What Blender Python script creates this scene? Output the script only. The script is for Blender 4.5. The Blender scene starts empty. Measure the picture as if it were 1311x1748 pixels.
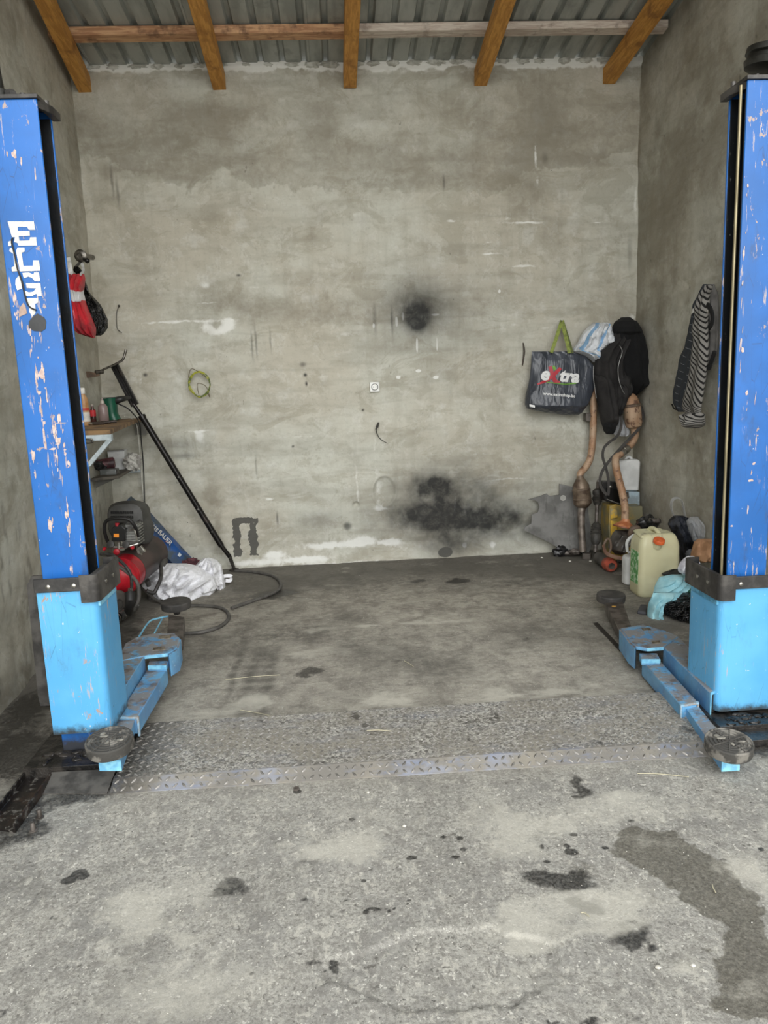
import bpy, bmesh, math, random
import numpy as np
from mathutils import Vector, Matrix, noise as mn
from mathutils.bvhtree import BVHTree
from mathutils.geometry import tessellate_polygon
random.seed(5)
S = bpy.context.scene
COL = S.collection
PI = math.pi

# ------------------------------------------------------------------ camera
F = 1290.0; CAMH = 1.62
PITCH, YAW, ROLL = [math.radians(a) for a in (9.97, 3.2, 2.2)]
fw = Vector((math.sin(YAW)*math.cos(PITCH), math.cos(YAW)*math.cos(PITCH), -math.sin(PITCH)))
rt0 = fw.cross(Vector((0, 0, 1))).normalized(); up0 = rt0.cross(fw)
rt = math.cos(ROLL)*rt0 - math.sin(ROLL)*up0
upv = math.sin(ROLL)*rt0 + math.cos(ROLL)*up0
cam = bpy.data.cameras.new('camera'); camo = bpy.data.objects.new('camera', cam); COL.objects.link(camo)
M = Matrix((rt, upv, -fw)).transposed().to_4x4(); M.translation = (0, 0, CAMH)
camo.matrix_world = M
cam.sensor_fit = 'VERTICAL'; cam.sensor_height = 24.0; cam.lens = 24.0*F/1748.0
cam.clip_start = 0.05; cam.clip_end = 200
S.camera = camo

# ------------------------------------------------------------------ light: overcast daylight through the open front
S.view_settings.view_transform = 'Standard'; S.view_settings.look = 'None'
S.view_settings.gamma = 1; S.view_settings.use_curve_mapping = False
S.view_settings.exposure = 0.74
W = bpy.data.worlds.new('sky'); S.world = W; W.use_nodes = True
wn = W.node_tree.nodes; wl = W.node_tree.links
bg = wn['Background']; bg.inputs['Strength'].default_value = 0.62
# hazy overcast sky, brightest behind the camera where it faces the open garage
def wm(op, *v):
    n = wn.new('ShaderNodeMath'); n.operation = op
    for i, x in enumerate(v):
        if hasattr(x, 'is_output'): wl.new(x, n.inputs[i])
        else: n.inputs[i].default_value = x
    return n.outputs[0]
tc = wn.new('ShaderNodeTexCoord'); sx = wn.new('ShaderNodeSeparateXYZ'); rp = wn.new('ShaderNodeValToRGB')
dt = wn.new('ShaderNodeVectorMath'); dt.operation = 'DOT_PRODUCT'; wl.new(tc.outputs['Generated'], dt.inputs[0])
gd = Vector((0.10, -1, 0.34)).normalized(); dt.inputs[1].default_value = gd
GLOW = 6.0
glow = wm('ADD', wm('MULTIPLY', wm('POWER', wm('MAXIMUM', dt.outputs['Value'], 0.0), 5.0), GLOW), 1.0)
wl.new(tc.outputs['Generated'], sx.inputs[0]); wl.new(sx.outputs['Z'], rp.inputs[0])
vm = wn.new('ShaderNodeVectorMath'); vm.operation = 'SCALE'; wl.new(rp.outputs[0], vm.inputs[0]); wl.new(glow, vm.inputs['Scale']); wl.new(vm.outputs[0], bg.inputs[0])
rp.color_ramp.elements[0].position = 0.0; rp.color_ramp.elements[0].color = (0.84, 0.83, 0.80, 1)
rp.color_ramp.elements[1].position = 0.6; rp.color_ramp.elements[1].color = (0.93, 0.95, 0.965, 1)

# ------------------------------------------------------------------ helpers
def ray(x, y): return fw + rt*((x-655.5)/F) + upv*((874-y)/F)
def at(x, y, X=None, Y=None, Z=None):
    d = ray(x, y)
    t = Y/d.y if Y is not None else ((Z-CAMH)/d.z if Z is not None else X/d.x)
    return Vector((0, 0, CAMH)) + d*t
def lwall(Y): return -1.60 - 0.058*Y
def srgb(h):
    if isinstance(h, str):
        h = h.lstrip('#'); h = [int(h[i:i+2], 16)/255 for i in (0, 2, 4)]
    return [c/12.92 if c <= 0.04045 else ((c+0.055)/1.055)**2.4 for c in h] + [1]

class NT:
    """tiny node writer"""
    def __init__(s, name):
        s.m = bpy.data.materials.new(name); s.m.use_nodes = True
        s.t = s.m.node_tree; s.n = s.t.nodes; s.b = s.n['Principled BSDF']
        g = s.n.new('ShaderNodeNewGeometry'); s.pos = g.outputs['Position']; s.g = g
    def set(s, sock, v):
        if hasattr(v, 'is_output'): s.t.links.new(v, sock)
        elif isinstance(v, (list, tuple)) and len(v) == 4 and sock.type == 'VECTOR': sock.default_value = v[:3]
        else: sock.default_value = v
    def math(s, op, a, b=0.0, c=0.0, clamp=False):
        n = s.n.new('ShaderNodeMath'); n.operation = op; n.use_clamp = clamp
        for i, v in enumerate((a, b, c)): s.set(n.inputs[i], v)
        return n.outputs[0]
    def step(s, v, lo, hi, a=0.0, b=1.0):
        n = s.n.new('ShaderNodeMapRange'); n.interpolation_type = 'SMOOTHSTEP'
        for k, x in (('Value', v), ('From Min', lo), ('From Max', hi), ('To Min', a), ('To Max', b)): s.set(n.inputs[k], x)
        return n.outputs[0]
    def vec(s, v, scale=(1, 1, 1), loc=(0, 0, 0), rot=(0, 0, 0)):
        n = s.n.new('ShaderNodeMapping'); s.set(n.inputs[0], v)
        n.inputs['Location'].default_value = loc; n.inputs['Scale'].default_value = scale; n.inputs['Rotation'].default_value = rot
        return n.outputs[0]
    def noise(s, v, scale, det=4, rough=0.55, dist=0.0):
        n = s.n.new('ShaderNodeTexNoise'); s.set(n.inputs['Vector'], v)
        n.inputs['Scale'].default_value = scale; n.inputs['Detail'].default_value = det
        n.inputs['Roughness'].default_value = rough; n.inputs['Distortion'].default_value = dist
        return n.outputs[0]
    def vor(s, v, scale, feat='F1', out='Distance'):
        n = s.n.new('ShaderNodeTexVoronoi'); n.feature = feat; s.set(n.inputs['Vector'], v); n.inputs['Scale'].default_value = scale
        return n.outputs[out]
    def mix(s, f, a, b, mode='MIX'):
        n = s.n.new('ShaderNodeMixRGB'); n.blend_type = mode
        for i, v in enumerate((f, a, b)): s.set(n.inputs[i], v)
        return n.outputs[0]
    def attr(s, name):
        n = s.n.new('ShaderNodeAttribute'); n.attribute_name = name; return n.outputs['Fac']
    def uv(s):
        n = s.n.new('ShaderNodeTexCoord'); return n.outputs['UV']
    def xyz(s, v):
        n = s.n.new('ShaderNodeSeparateXYZ'); s.set(n.inputs[0], v); return n.outputs
    def bump(s, h, st=0.3, dist=0.01):
        n = s.n.new('ShaderNodeBump'); n.inputs['Strength'].default_value = st; n.inputs['Distance'].default_value = dist
        s.set(n.inputs['Height'], h); s.t.links.new(n.outputs[0], s.b.inputs['Normal'])
    def out(s, col=None, rough=None, metal=None):
        if col is not None: s.set(s.b.inputs['Base Color'], col)
        if rough is not None: s.set(s.b.inputs['Roughness'], rough)
        if metal is not None: s.set(s.b.inputs['Metallic'], metal)
        return s.m

MATS = {}
def mat(name, c, rough=0.6, metal=0.0, c2=None, scale=12, bump=0.15, lo=0.4, hi=0.62, trans=0, alpha=1):
    """plain material: two tones broken up by noise, slight relief"""
    if name in MATS: return MATS[name]
    t = NT(name)
    c = srgb(c); c2 = srgb(c2) if c2 else [x*0.72 for x in c[:3]]+[1]
    n = t.noise(t.pos, scale, 5)
    col = t.mix(t.step(n, lo, hi), c, c2)
    t.out(col, rough, metal)
    if bump: t.bump(t.noise(t.pos, scale*5, 3), bump, 0.004)
    if trans: t.b.inputs['Transmission Weight'].default_value = trans
    if alpha < 1: t.b.inputs['Alpha'].default_value = alpha
    MATS[name] = t.m
    return t.m

class MB:
    def __init__(s): s.v = []; s.f = []; s.uv = None
    def add(s, v, f):
        o = len(s.v); s.v += [Vector(p) for p in v]; s.f += [tuple(i+o for i in q) for q in f]; return s
    def box(s, x0, x1, y0, y1, z0, z1, R=None, c=None):
        v = [(x, y, z) for x in (x0, x1) for y in (y0, y1) for z in (z0, z1)]
        if R is not None:
            c = Vector(c) if c is not None else Vector(((x0+x1)/2, (y0+y1)/2, (z0+z1)/2))
            v = [R @ (Vector(p)-c) + c for p in v]
        return s.add(v, [(0, 1, 3, 2), (4, 6, 7, 5), (0, 4, 5, 1), (2, 3, 7, 6), (0, 2, 6, 4), (1, 5, 7, 3)])
    def prism(s, pts, d):
        """closed polygon (3D points) swept by vector d"""
        pts = [Vector(p) for p in pts]; d = Vector(d); n = len(pts)
        tri = tessellate_polygon([pts])
        f = [tuple(t) for t in tri] + [tuple(i+n for i in reversed(t)) for t in tri]
        f += [(i, (i+1) % n, (i+1) % n+n, i+n) for i in range(n)]
        return s.add(pts+[p+d for p in pts], f)
    def tube(s, pts, r, n=10, smooth=4, cap=True, flat=1.0, close=False):
        P = [Vector(p) for p in pts]
        if not hasattr(r, '__len__'): r = [r]*len(P)
        if smooth > 1 and len(P) > 2:
            Q = []; rr = []
            for i in range(len(P)-1):
                a = P[max(i-1, 0)]; b = P[i]; c = P[i+1]; e = P[min(i+2, len(P)-1)]
                for k in range(smooth):
                    t = k/smooth
                    Q.append(0.5*((2*b)+(c-a)*t+(2*a-5*b+4*c-e)*t*t+(3*b-a-3*c+e)*t**3)); rr.append(r[i]+(r[i+1]-r[i])*t)
            Q.append(P[-1]); rr.append(r[-1]); P, r = Q, rr
        o = len(s.v); T = (P[1]-P[0]).normalized()
        N = T.orthogonal().normalized()
        for i, p in enumerate(P):
            T2 = (P[min(i+1, len(P)-1)]-P[max(i-1, 0)]).normalized()
            if T2.length > 0:
                N = (T.rotation_difference(T2) @ N); T = T2
            B = T.cross(N)
            for k in range(n):
                a = 2*PI*k/n; s.v.append(p + N*math.cos(a)*r[i] + B*math.sin(a)*r[i]*flat)
        for i in range(len(P)-1):
            for k in range(n):
                s.f.append((o+i*n+k, o+i*n+(k+1) % n, o+(i+1)*n+(k+1) % n, o+(i+1)*n+k))
        if cap:
            s.f.append(tuple(o+k for k in reversed(range(n)))); s.f.append(tuple(o+(len(P)-1)*n+k for k in range(n)))
        return s
    def cyl(s, a, b, r, n=20, r2=None): return s.tube([a, b], [r, r if r2 is None else r2], n=n, smooth=1)
    def ribbon(s, pts, w, t=0.003, wdir=(1, 0, 0)):
        """flat strap: pts centre line, w width along wdir (perpendicularised)"""
        P = [Vector(p) for p in pts]; Q = []
        for i in range(len(P)-1):
            a = P[max(i-1, 0)]; b = P[i]; c = P[i+1]; e = P[min(i+2, len(P)-1)]
            for k in range(5):
                u = k/5; Q.append(0.5*((2*b)+(c-a)*u+(2*a-5*b+4*c-e)*u*u+(3*b-a-3*c+e)*u**3))
        Q.append(P[-1]); o = len(s.v); wd = Vector(wdir)
        for i, p in enumerate(Q):
            T = (Q[min(i+1, len(Q)-1)]-Q[max(i-1, 0)]).normalized()
            A = (wd - T*wd.dot(T)).normalized(); B = T.cross(A)
            for sa, sb in ((-1, -1), (1, -1), (1, 1), (-1, 1)): s.v.append(p+A*sa*w/2+B*sb*t/2)
        for i in range(len(Q)-1):
            for k in range(4): s.f.append((o+i*4+k, o+i*4+(k+1) % 4, o+i*4+4+(k+1) % 4, o+i*4+4+k))
        s.f.append((o+3, o+2, o+1, o)); e = o+4*(len(Q)-1); s.f.append((e, e+1, e+2, e+3))
        return s
    def lathe(s, base, axis, prof, n=28, sq=0, ref=None):
        """prof = [(r, h)...] turned about axis from base; sq>0 makes it squarish"""
        ax = Vector(axis).normalized(); base = Vector(base)
        N = (Vector(ref) - ax*Vector(ref).dot(ax)).normalized() if ref else ax.orthogonal().normalized(); B = ax.cross(N); o = len(s.v)
        for r, h in prof:
            for k in range(n):
                a = 2*PI*k/n; q = 1.0
                if sq: q = (abs(math.cos(a))**sq+abs(math.sin(a))**sq)**(-1/sq)
                s.v.append(base+ax*h+(N*math.cos(a)+B*math.sin(a))*r*q)
        m = len(prof)
        for i in range(m-1):
            for k in range(n): s.f.append((o+i*n+k, o+i*n+(k+1) % n, o+(i+1)*n+(k+1) % n, o+(i+1)*n+k))
        s.f.append(tuple(o+k for k in reversed(range(n)))); s.f.append(tuple(o+(m-1)*n+k for k in range(n)))
        return s
    def blob(s, c, rx, ry, rz, amp=0.2, sc=6, seed=0, sub=3, ridge=0):
        bm = bmesh.new(); bmesh.ops.create_icosphere(bm, subdivisions=sub, radius=1)
        vs = []
        for v in bm.verts:
            p = v.co.copy(); q = p*1.7+Vector((seed*7.1, seed*3.3, seed))
            k = 1+amp*mn.noise(q*sc*0.35)+amp*0.5*mn.noise(q*sc)
            if ridge: k += ridge*(0.5-abs(mn.noise(q*sc*0.6)))+ridge*0.5*(0.5-abs(mn.noise(q*sc*1.3)))
            vs.append(Vector(c)+Vector((p.x*rx, p.y*ry, p.z*rz))*k)
        fs = [tuple(v.index for v in f.verts) for f in bm.faces]; bm.free()
        return s.add(vs, fs)

def mesh(name, mb, m, origin=(0, 0, 0), smooth=0.7, bevel=0, fix=True):
    me = bpy.data.meshes.new(name); o = Vector(origin)
    me.from_pydata([tuple(v-o) for v in mb.v], [], mb.f)
    if mb.uv:
        ul = me.uv_layers.new(name='UVMap')
        for lp in me.loops: ul.data[lp.index].uv = mb.uv[lp.vertex_index]
    if fix:
        bm = bmesh.new(); bm.from_mesh(me); bmesh.ops.recalc_face_normals(bm, faces=bm.faces); bm.to_mesh(me); bm.free()
    for mm in (m if isinstance(m, (list, tuple)) else [m]): me.materials.append(mm)
    if smooth:
        me.polygons.foreach_set('use_smooth', [True]*len(me.polygons))
        me.set_sharp_from_angle(angle=smooth)
    ob = bpy.data.objects.new(name, me)
    if bevel:
        b = ob.modifiers.new('bevel', 'BEVEL'); b.width = bevel; b.segments = 2; b.limit_method = 'ANGLE'; b.angle_limit = 0.6
    return ob
def tag(o, label, cat, group=None, kind=None):
    o['label'] = label; o['category'] = cat
    if group: o['group'] = group
    if kind: o['kind'] = kind
    return o
def root(name, loc, label, cat, group=None):
    o = bpy.data.objects.new(name, None); o.empty_display_size = 0.05; COL.objects.link(o); o.location = loc
    return tag(o, label, cat, group)
def wloc(o):
    l = Vector((0, 0, 0))
    while o: l += o.location; o = o.parent
    return l
def part(name, mb, m, parent, label=None, **k):
    ob = mesh(name, mb, m, wloc(parent), **k); COL.objects.link(ob); ob.parent = parent
    if label: ob['label'] = label
    return ob
def single(name, mb, m, label, cat, group=None, kind=None, **k):
    xs = [v.x for v in mb.v]; ys = [v.y for v in mb.v]; zs = [v.z for v in mb.v]
    o = Vector(((min(xs)+max(xs))/2, (min(ys)+max(ys))/2, min(zs)))
    ob = mesh(name, mb, m, o, **k); ob.location = o; COL.objects.link(ob)
    return tag(ob, label, cat, group, kind)
def struct(name, mb, m, **k):
    ob = mesh(name, mb, m, **k); COL.objects.link(ob); ob['kind'] = 'structure'; return ob

def lerp_rows(rows, v):
    """rows: sorted (v, a, b, ...) -> interpolated"""
    for i in range(len(rows)-1):
        if v <= rows[i+1][0]:
            t = (v-rows[i][0])/(rows[i+1][0]-rows[i][0]+1e-9)
            return [rows[i][k]+(rows[i+1][k]-rows[i][k])*t for k in range(1, len(rows[i]))]
    return list(rows[-1][1:])
def drape(rows, thick, plane, back=0.25, folds=(5, 0.006), crump=(0.01, 8), nr=44, nl=48, seed=1, drift=0.6, ridge=0, tprof=None, sq=1.0):
    """soft hanging / slumped body. rows = (y, xl, xr) traced outline at the plane; it gets real depth"""
    mb = MB(); y0, y1 = rows[0][0], rows[-1][0]; mb.uv = []
    ax = Vector((0, -1, 0)) if 'Y' in plane else Vector((-1, 0, 0))
    for i in range(nr+1):
        v = i/nr; y = y0+(y1-y0)*v
        xl, xr = lerp_rows(rows, y)
        A = at(xl, y, **plane); B = at(xr, y, **plane); w = (B-A).length
        ep = min(1.0, (min(v, 1-v)*7+0.03))**0.5
        th = thick*(lerp_rows(tprof, v)[0] if tprof else 1)*ep
        th = min(th, max(0.012, w*0.9))
        for k in range(nl):
            a = 2*PI*k/nl; u = 0.5-0.5*math.cos(a)
            sgn = math.sin(a); d = (abs(sgn)**sq)*(1 if sgn > 0 else -back)*th
            p = A.lerp(B, u)
            if sgn > 0:
                f = math.sin(folds[0]*2*PI*(u+drift*0.15*v)+seed+2*mn.noise(Vector((u*2, v*1.5, seed))))
                d += folds[1]*f*min(1, sgn*2)
                q = Vector((u*w, v*(y1-y0)*0.005, seed*3.7))
                d += crump[0]*mn.noise(q*crump[1]*2)*min(1, sgn*2)
                if ridge: d += ridge*(0.4-abs(mn.noise(q*crump[1]*1.3)))*min(1, sgn*2)
            mb.v.append(p+ax*d); mb.uv.append((u*w, v*(B-A).length if False else (y-y0)*0.0052))
    for i in range(nr):
        for k in range(nl): mb.f.append((i*nl+k, i*nl+(k+1) % nl, (i+1)*nl+(k+1) % nl, (i+1)*nl+k))
    mb.f.append(tuple(range(nl))); mb.f.append(tuple(nr*nl+k for k in reversed(range(nl))))
    return mb

def text_mb(body, size, origin, right, up, ext=0.0015, shear=0.0, bold=0.0, align='LEFT', spacing=1.0):
    cu = bpy.data.curves.new('t', 'FONT'); cu.body = body; cu.size = size; cu.extrude = ext; cu.shear = shear; cu.offset = bold
    cu.align_x = align; cu.space_character = spacing; cu.resolution_u = 4
    ob = bpy.data.objects.new('t', cu); COL.objects.link(ob)
    dg = bpy.context.evaluated_depsgraph_get(); me = bpy.data.meshes.new_from_object(ob.evaluated_get(dg))
    R = Vector(right).normalized(); U = Vector(up).normalized(); N = R.cross(U); mb = MB()
    mb.add([Vector(origin)+R*v.co.x+U*v.co.y+N*v.co.z for v in me.vertices], [tuple(p.vertices) for p in me.polygons])
    bpy.data.objects.remove(ob); bpy.data.curves.remove(cu); bpy.data.meshes.remove(me)
    return mb
def project(mb, target, d, off):
    """press a print onto the surface of target along direction d"""
    me = target.data; L = wloc(target)
    bvh = BVHTree.FromPolygons([v.co+L for v in me.vertices], [tuple(p.vertices) for p in me.polygons])
    d = Vector(d); base = sum((v.dot(d) for v in mb.v), 0)/len(mb.v)
    for i, v in enumerate(mb.v):
        h = bvh.ray_cast(v-d*0.6, d)
        if h[0] is not None: mb.v[i] = h[0]-d*off + d*(v.dot(d)-base)
    return mb

# value noise in numpy for stain masks
def vnoise(x, y, seed=0):
    xi = np.floor(x).astype(np.int64); yi = np.floor(y).astype(np.int64); xf = x-xi; yf = y-yi
    xf = xf*xf*(3-2*xf); yf = yf*yf*(3-2*yf)
    def h(a, b):
        n = (a*374761393+b*668265263+seed*974634777) & 0xffffffff
        n = ((n ^ (n >> 13))*1274126177) & 0xffffffff
        return ((n ^ (n >> 16)) & 0xffff)/65535.0
    return (h(xi, yi)*(1-xf)+h(xi+1, yi)*xf)*(1-yf)+(h(xi, yi+1)*(1-xf)+h(xi+1, yi+1)*xf)*yf
def fbm(x, y, sc, seed=0, o=4):
    r = 0; a = 0.5
    for i in range(o): r = r+a*vnoise(x*sc, y*sc, seed+i*17); sc *= 2.03; a *= 0.55
    return r/ (0.5*(1-0.55**o)/0.45)
def ss(v, lo, hi):
    t = np.clip((v-lo)/(hi-lo), 0, 1); return t*t*(3-2*t)
def set_attr(me, name, arr):
    a = me.attributes.new(name, 'FLOAT', 'POINT'); a.data.foreach_set('value', arr.astype(np.float32).ravel())

def grid_obj(name, us, vs, fn, m, attrs):
    U, V = np.meshgrid(us, vs)
    P = fn(U, V); co = np.stack(P, -1).reshape(-1, 3)
    nu, nv = len(us), len(vs); i = np.arange(nu-1); j = np.arange(nv-1); I, J = np.meshgrid(i, j)
    a = (J*nu+I).ravel(); q = np.stack([a, a+1, a+1+nu, a+nu], -1).ravel()
    me = bpy.data.meshes.new(name); nf = (nu-1)*(nv-1)
    me.vertices.add(nu*nv); me.vertices.foreach_set('co', co.astype(np.float32).ravel())
    me.loops.add(nf*4); me.loops.foreach_set('vertex_index', q.astype(np.int32))
    me.polygons.add(nf); me.polygons.foreach_set('loop_start', np.arange(0, nf*4, 4, dtype=np.int32))
    me.polygons.foreach_set('loop_total', np.full(nf, 4, dtype=np.int32)); me.polygons.foreach_set('use_smooth', np.ones(nf, dtype=bool))
    me.update(); me.validate(); me.materials.append(m)
    for k, arr in attrs(U, V).items(): set_attr(me, k, arr)
    ob = bpy.data.objects.new(name, me); COL.objects.link(ob); ob['kind'] = 'structure'
    return ob

# ------------------------------------------------------------------ plaster wall material
def plaster(name, side=False):
    t = NT(name); p = t.pos
    big = t.noise(p, 1.1, 4, 0.6); mid = t.noise(t.vec(p, (1, 1, 1.8)), 3.7, 6, 0.62, 0.4); fine = t.noise(p, 38, 5, 0.7)
    vstr = t.noise(t.vec(p, (7, 7, 0.7)), 1.6, 4, 0.6)
    c = t.mix(t.step(big, 0.35, 0.65), srgb('#c2c2b6'), srgb('#bab5a6'))
    c = t.mix(t.step(mid, 0.45, 0.7, 0, 0.6), c, srgb('#a29d8e'))
    c = t.mix(t.step(t.noise(t.vec(p, loc=(3, 1, 7)), 5, 5, 0.65), 0.56, 0.7, 0, 0.5), c, srgb('#d0d0c8'))
    c = t.mix(t.step(t.noise(t.vec(p, loc=(7, 2, 1)), 8, 7, .75, .8), .53, .60, 0, .35), c, srgb('#cfcec5'))
    c = t.mix(t.step(t.noise(t.vec(p, (1, 1, 1.5), (1, 2, 5)), 2.2, 6, .7, .8), .52, .6, 0, .4), c, srgb('#97917f'))
    c = t.mix(t.step(vstr, 0.5, 0.72, 0, 0.22), c, srgb('#8f8b7c'))
    c = t.mix(t.math('MULTIPLY', t.step(fine, 0.5, 0.75), 0.25), c, srgb('#77746a'))
    c = t.mix(t.math('MULTIPLY', t.step(t.vor(p, 6), 0.012, 0.03, 0.8, 0), t.step(big, .45, .5)), c, srgb('#3c3a34'))      # pin holes
    c = t.mix(t.step(t.noise(t.vec(p, (1, 1, .5), (5, 5, 5)), 22, 2, .5), .76, .79, 0, .5), c, srgb('#5a574e'))
    nz = t.noise(p, 14, 6, 0.7, 0.6); nn = t.math('MULTIPLY_ADD', nz, 0.9, -0.45)
    def lay(c, nm, col, amt=1.0, k=1.0, soft=0.25, dead=0.3):
        a = t.attr(nm); live = t.step(a, 0.02, 0.12)
        v = t.math('MULTIPLY', t.step(t.math('MULTIPLY_ADD', nn, k, a), dead-soft, dead+soft), live)
        return t.mix(t.math('MULTIPLY', v, amt), c, srgb(col))
    bump_shade = t.noise(t.vec(p, (.9, .9, 5.5)), 1.5, 3, .5, .6)  # shading of the wall's undulations put into the colour as horizontal bands
    c = t.mix(t.step(bump_shade, .45, .7, 0, .35), c, srgb('#8f8b7d'))
    c = lay(c, 'damp', '#7b7464', 0.62, 0.9, 0.42, 0.5)
    w = t.attr('white'); wv = t.math('MULTIPLY', t.step(t.math('MULTIPLY_ADD', nn, 2.2, w), 0.25, 0.75), t.math('MINIMUM', t.math('MULTIPLY', w, 1.1), .9))
    c = t.mix(wv, c, srgb('#e6e6e0'))
    a = t.attr('soot'); c = t.mix(t.math('MULTIPLY', a, t.step(nz, 0.2, 0.6, 0.85, 1.0)), c, srgb('#1b1c1d'))
    c = lay(c, 'black', '#4a4945', 0.92, 0.8, 0.12, 0.5)
    h = t.math('ADD', t.math('MULTIPLY', t.noise(p, 60, 4, 0.7), 0.3), t.math('MULTIPLY', t.noise(t.vec(p, (1, 1, 2)), 6, 5, 0.6), 1.2))
    t.bump(h, 0.35, 0.012)
    return t.out(c, 0.92)
M_wall = plaster('grey_cement_plaster')

# back wall -----------------------------------------------------------
WY = 6.65
def px2w(x, y): p = at(x, y, Y=WY); return p.x, p.z
PXM = 1/192.0
def ell(X, Z, px, py, rx, ry, pw=1.0):
    cx, cz = px2w(px, py)
    return np.exp(-(((X-cx)/(rx*PXM))**2+((Z-cz)/(ry*PXM))**2)**pw)
def rect(X, Z, x0, x1, y0, y1, e=0.01):
    a, b = px2w(x0, y0); c, d = px2w(x1, y1)
    return ss(X, a-e, a+e)*(1-ss(X, c-e, c+e))*ss(Z, d-e, d+e)*(1-ss(Z, b-e, b+e))
def wall_attrs(U, V):
    X, Z = U, V; n1 = fbm(X, Z, 3, 1); n2 = fbm(X, Z, 9, 5); n3 = fbm(X, Z, 25, 9)
    wob = (n2-0.5)*0.12
    soot = 0.62*ell(X, Z, 712, 546, 19, 22, 1.4)+0.5*ell(X, Z, 712, 526, 44, 36)+0.28*ell(X, Z, 722, 520, 90, 62)+.12*ell(X, Z, 740, 560, 120, 90)
    lo = 0.62*ell(X, Z, 738, 828, 34, 17)+0.62*ell(X, Z, 760, 845, 90, 52)+0.5*ell(X, Z, 800, 890, 110, 34)+0.5*ell(X, Z, 765, 935, 42, 26) \
        + 0.3*ell(X, Z, 690, 885, 60, 28)+0.36*ell(X, Z, 870, 890, 70, 36)+0.2*ell(X, Z, 800, 880, 190, 75)
    soot = soot+lo*(0.55+0.9*n2)+0.5*ell(X, Z, 312, 779, 24, 5)+0.35*ell(X, Z, 300, 760, 50, 12)+0.6*ell(X, Z, 593, 898, 7, 7, 2)+0.35*ell(X, Z, 545, 888, 40, 16)
    for x, y, a, b, s in [(521, 640, 3, 3, 1), (523, 655, 2, 4, 1), (517, 622, 6, 4, .6), (500, 762, 2, 2, 1), (620, 700, 2, 2, 1), (407, 470, 4, 2, .8), (248, 640, 4, 3, .8), (430, 590, 1.6, 22, .5), (437, 585, 1.6, 25, .5), (462, 580, 1.4, 18, .4),
                          (930, 270, 5, 9, .3), (640, 545, 3, 25, .3), (669, 548, 2, 22, .35), (1075, 430, 4, 25, .3), (757, 312, 2, 12, .5), (192, 310, 2, 22, .5), (201, 330, 2, 20, .4), (474, 885, 2, 12, .6), (437, 795, 1.5, 16, .4)]:
        soot = soot+s*ell(X+wob*.1, Z, x, y, a, b, 1.5)
    # old damp line: browner plaster above a ragged horizontal edge
    bx = np.array([100, 150, 240, 300, 345, 385, 430, 520, 600, 700, 760, 850, 930, 1000, 1090]); bz = np.array([262, 270, 296, 322, 318, 286, 318, 322, 318, 335, 330, 326, 285, 282, 250])
    wp = [px2w(a, b) for a, b in zip(bx, bz)]
    edge = np.interp(X, [q[0] for q in wp], [q[1] for q in wp])+(n2-0.5)*0.16+(n3-0.5)*0.1
    damp = 0.42*ss(Z, edge-0.004, edge+0.02)*(1-ss(Z, edge+0.05, edge+0.5))+0.32*ss(Z, edge, edge+0.3)*n1*1.6
    for x, y, a, b, s in [(350, 195, 75, 26, .6), (320, 240, 60, 20, .2), (930, 200, 46, 50, .65), (900, 330, 36, 55, .6), (950, 420, 22, 60, .45), (1010, 275, 60, 12, .5), (200, 285, 40, 22, .6), (490, 530, 170, 26, .5), (380, 510, 60, 22, .4),
                          (362, 850, 15, 85, .5), (372, 900, 10, 50, .4), (700, 250, 120, 30, .3), (850, 520, 260, 24, .4), (560, 470, 60, 12, .2), (600, 780, 60, 20, .3), (1060, 540, 40, 80, .2), (240, 470, 25, 60, .25), (530, 400, 12, 60, .3),(540, 200, 50, 40, .25)]:
        damp = damp+s*ell(X+wob, Z+wob, x, y, a, b)*(.6+.8*n2)
    damp = damp+0.22*(np.sin(Z*2*PI/0.42+fbm(X, Z, 1.2, 3)*6)*0.5+0.5)*n1  # horizontal bands, partly dirt, partly bump shading put into this mask
    white = np.zeros_like(X)
    for x, y, a, b, s in [(390, 552, 12, 10, 1), (372, 566, 22, 9, .75), (352, 556, 12, 8, .6), (300, 549, 75, 2.6, .8), (350, 516, 32, 1.8, .6), (898, 381, 32, 2.2, 1), (770, 378, 9, 2, .8), (866, 375, 8, 5, .6), (1018, 379, 12, 1.5, .8), (838, 433, 16, 2, .9), (836, 412, 8, 2, .7), (895, 455, 26, 2, .8), (590, 570, 14, 5, .5),
                          (915, 265, 2.5, 22, .9), (917, 310, 2.5, 12, .6), (570, 930, 60, 8, 1), (622, 922, 26, 9, 1), (668, 926, 22, 6, .9), (470, 946, 22, 7, 1), (530, 954, 45, 7, 1), (440, 960, 60, 7, .8), (595, 960, 120, 4, .6), (800, 958, 160, 3, .5), (647, 845, 10, 40, .55), (655, 868, 32, 4, .6), (610, 830, 3, 60, .6), (700, 935, 40, 10, .4),
                          (794, 930, 5, 6, 1), (840, 930, 6, 8, .9), (460, 852, 9, 3, .9), (340, 745, 9, 16, .8), (325, 738, 50, 2, .5), (520, 745, 60, 2, .5), (777, 862, 1.8, 20, .9), (860, 818, 55, 2, .7), (902, 640, 14, 2, .4), (825, 775, 25, 2, .5), (1085, 345, 3, 40, .7), (1080, 540, 8, 6, .7), (420, 135, 30, 6, .4), (800, 160, 30, 12, .4),
                          (430, 490, 20, 3, .5), (350, 487, 9, 6, .7), (730, 120, 300, 8, .4), (240, 650, 4, 22, .4), (165, 640, 3, 40, .4), (930, 560, 20, 3, .5), (875, 555, 14, 3, .5), (640, 760, 3, 60, .4), (790, 235, 30, 10, .4), (700, 255, 26, 12, .4)]:
        white = white+s*ell(X+wob*.25, Z+wob*.25, x, y, a, b)*(.75+.5*n3)
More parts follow.
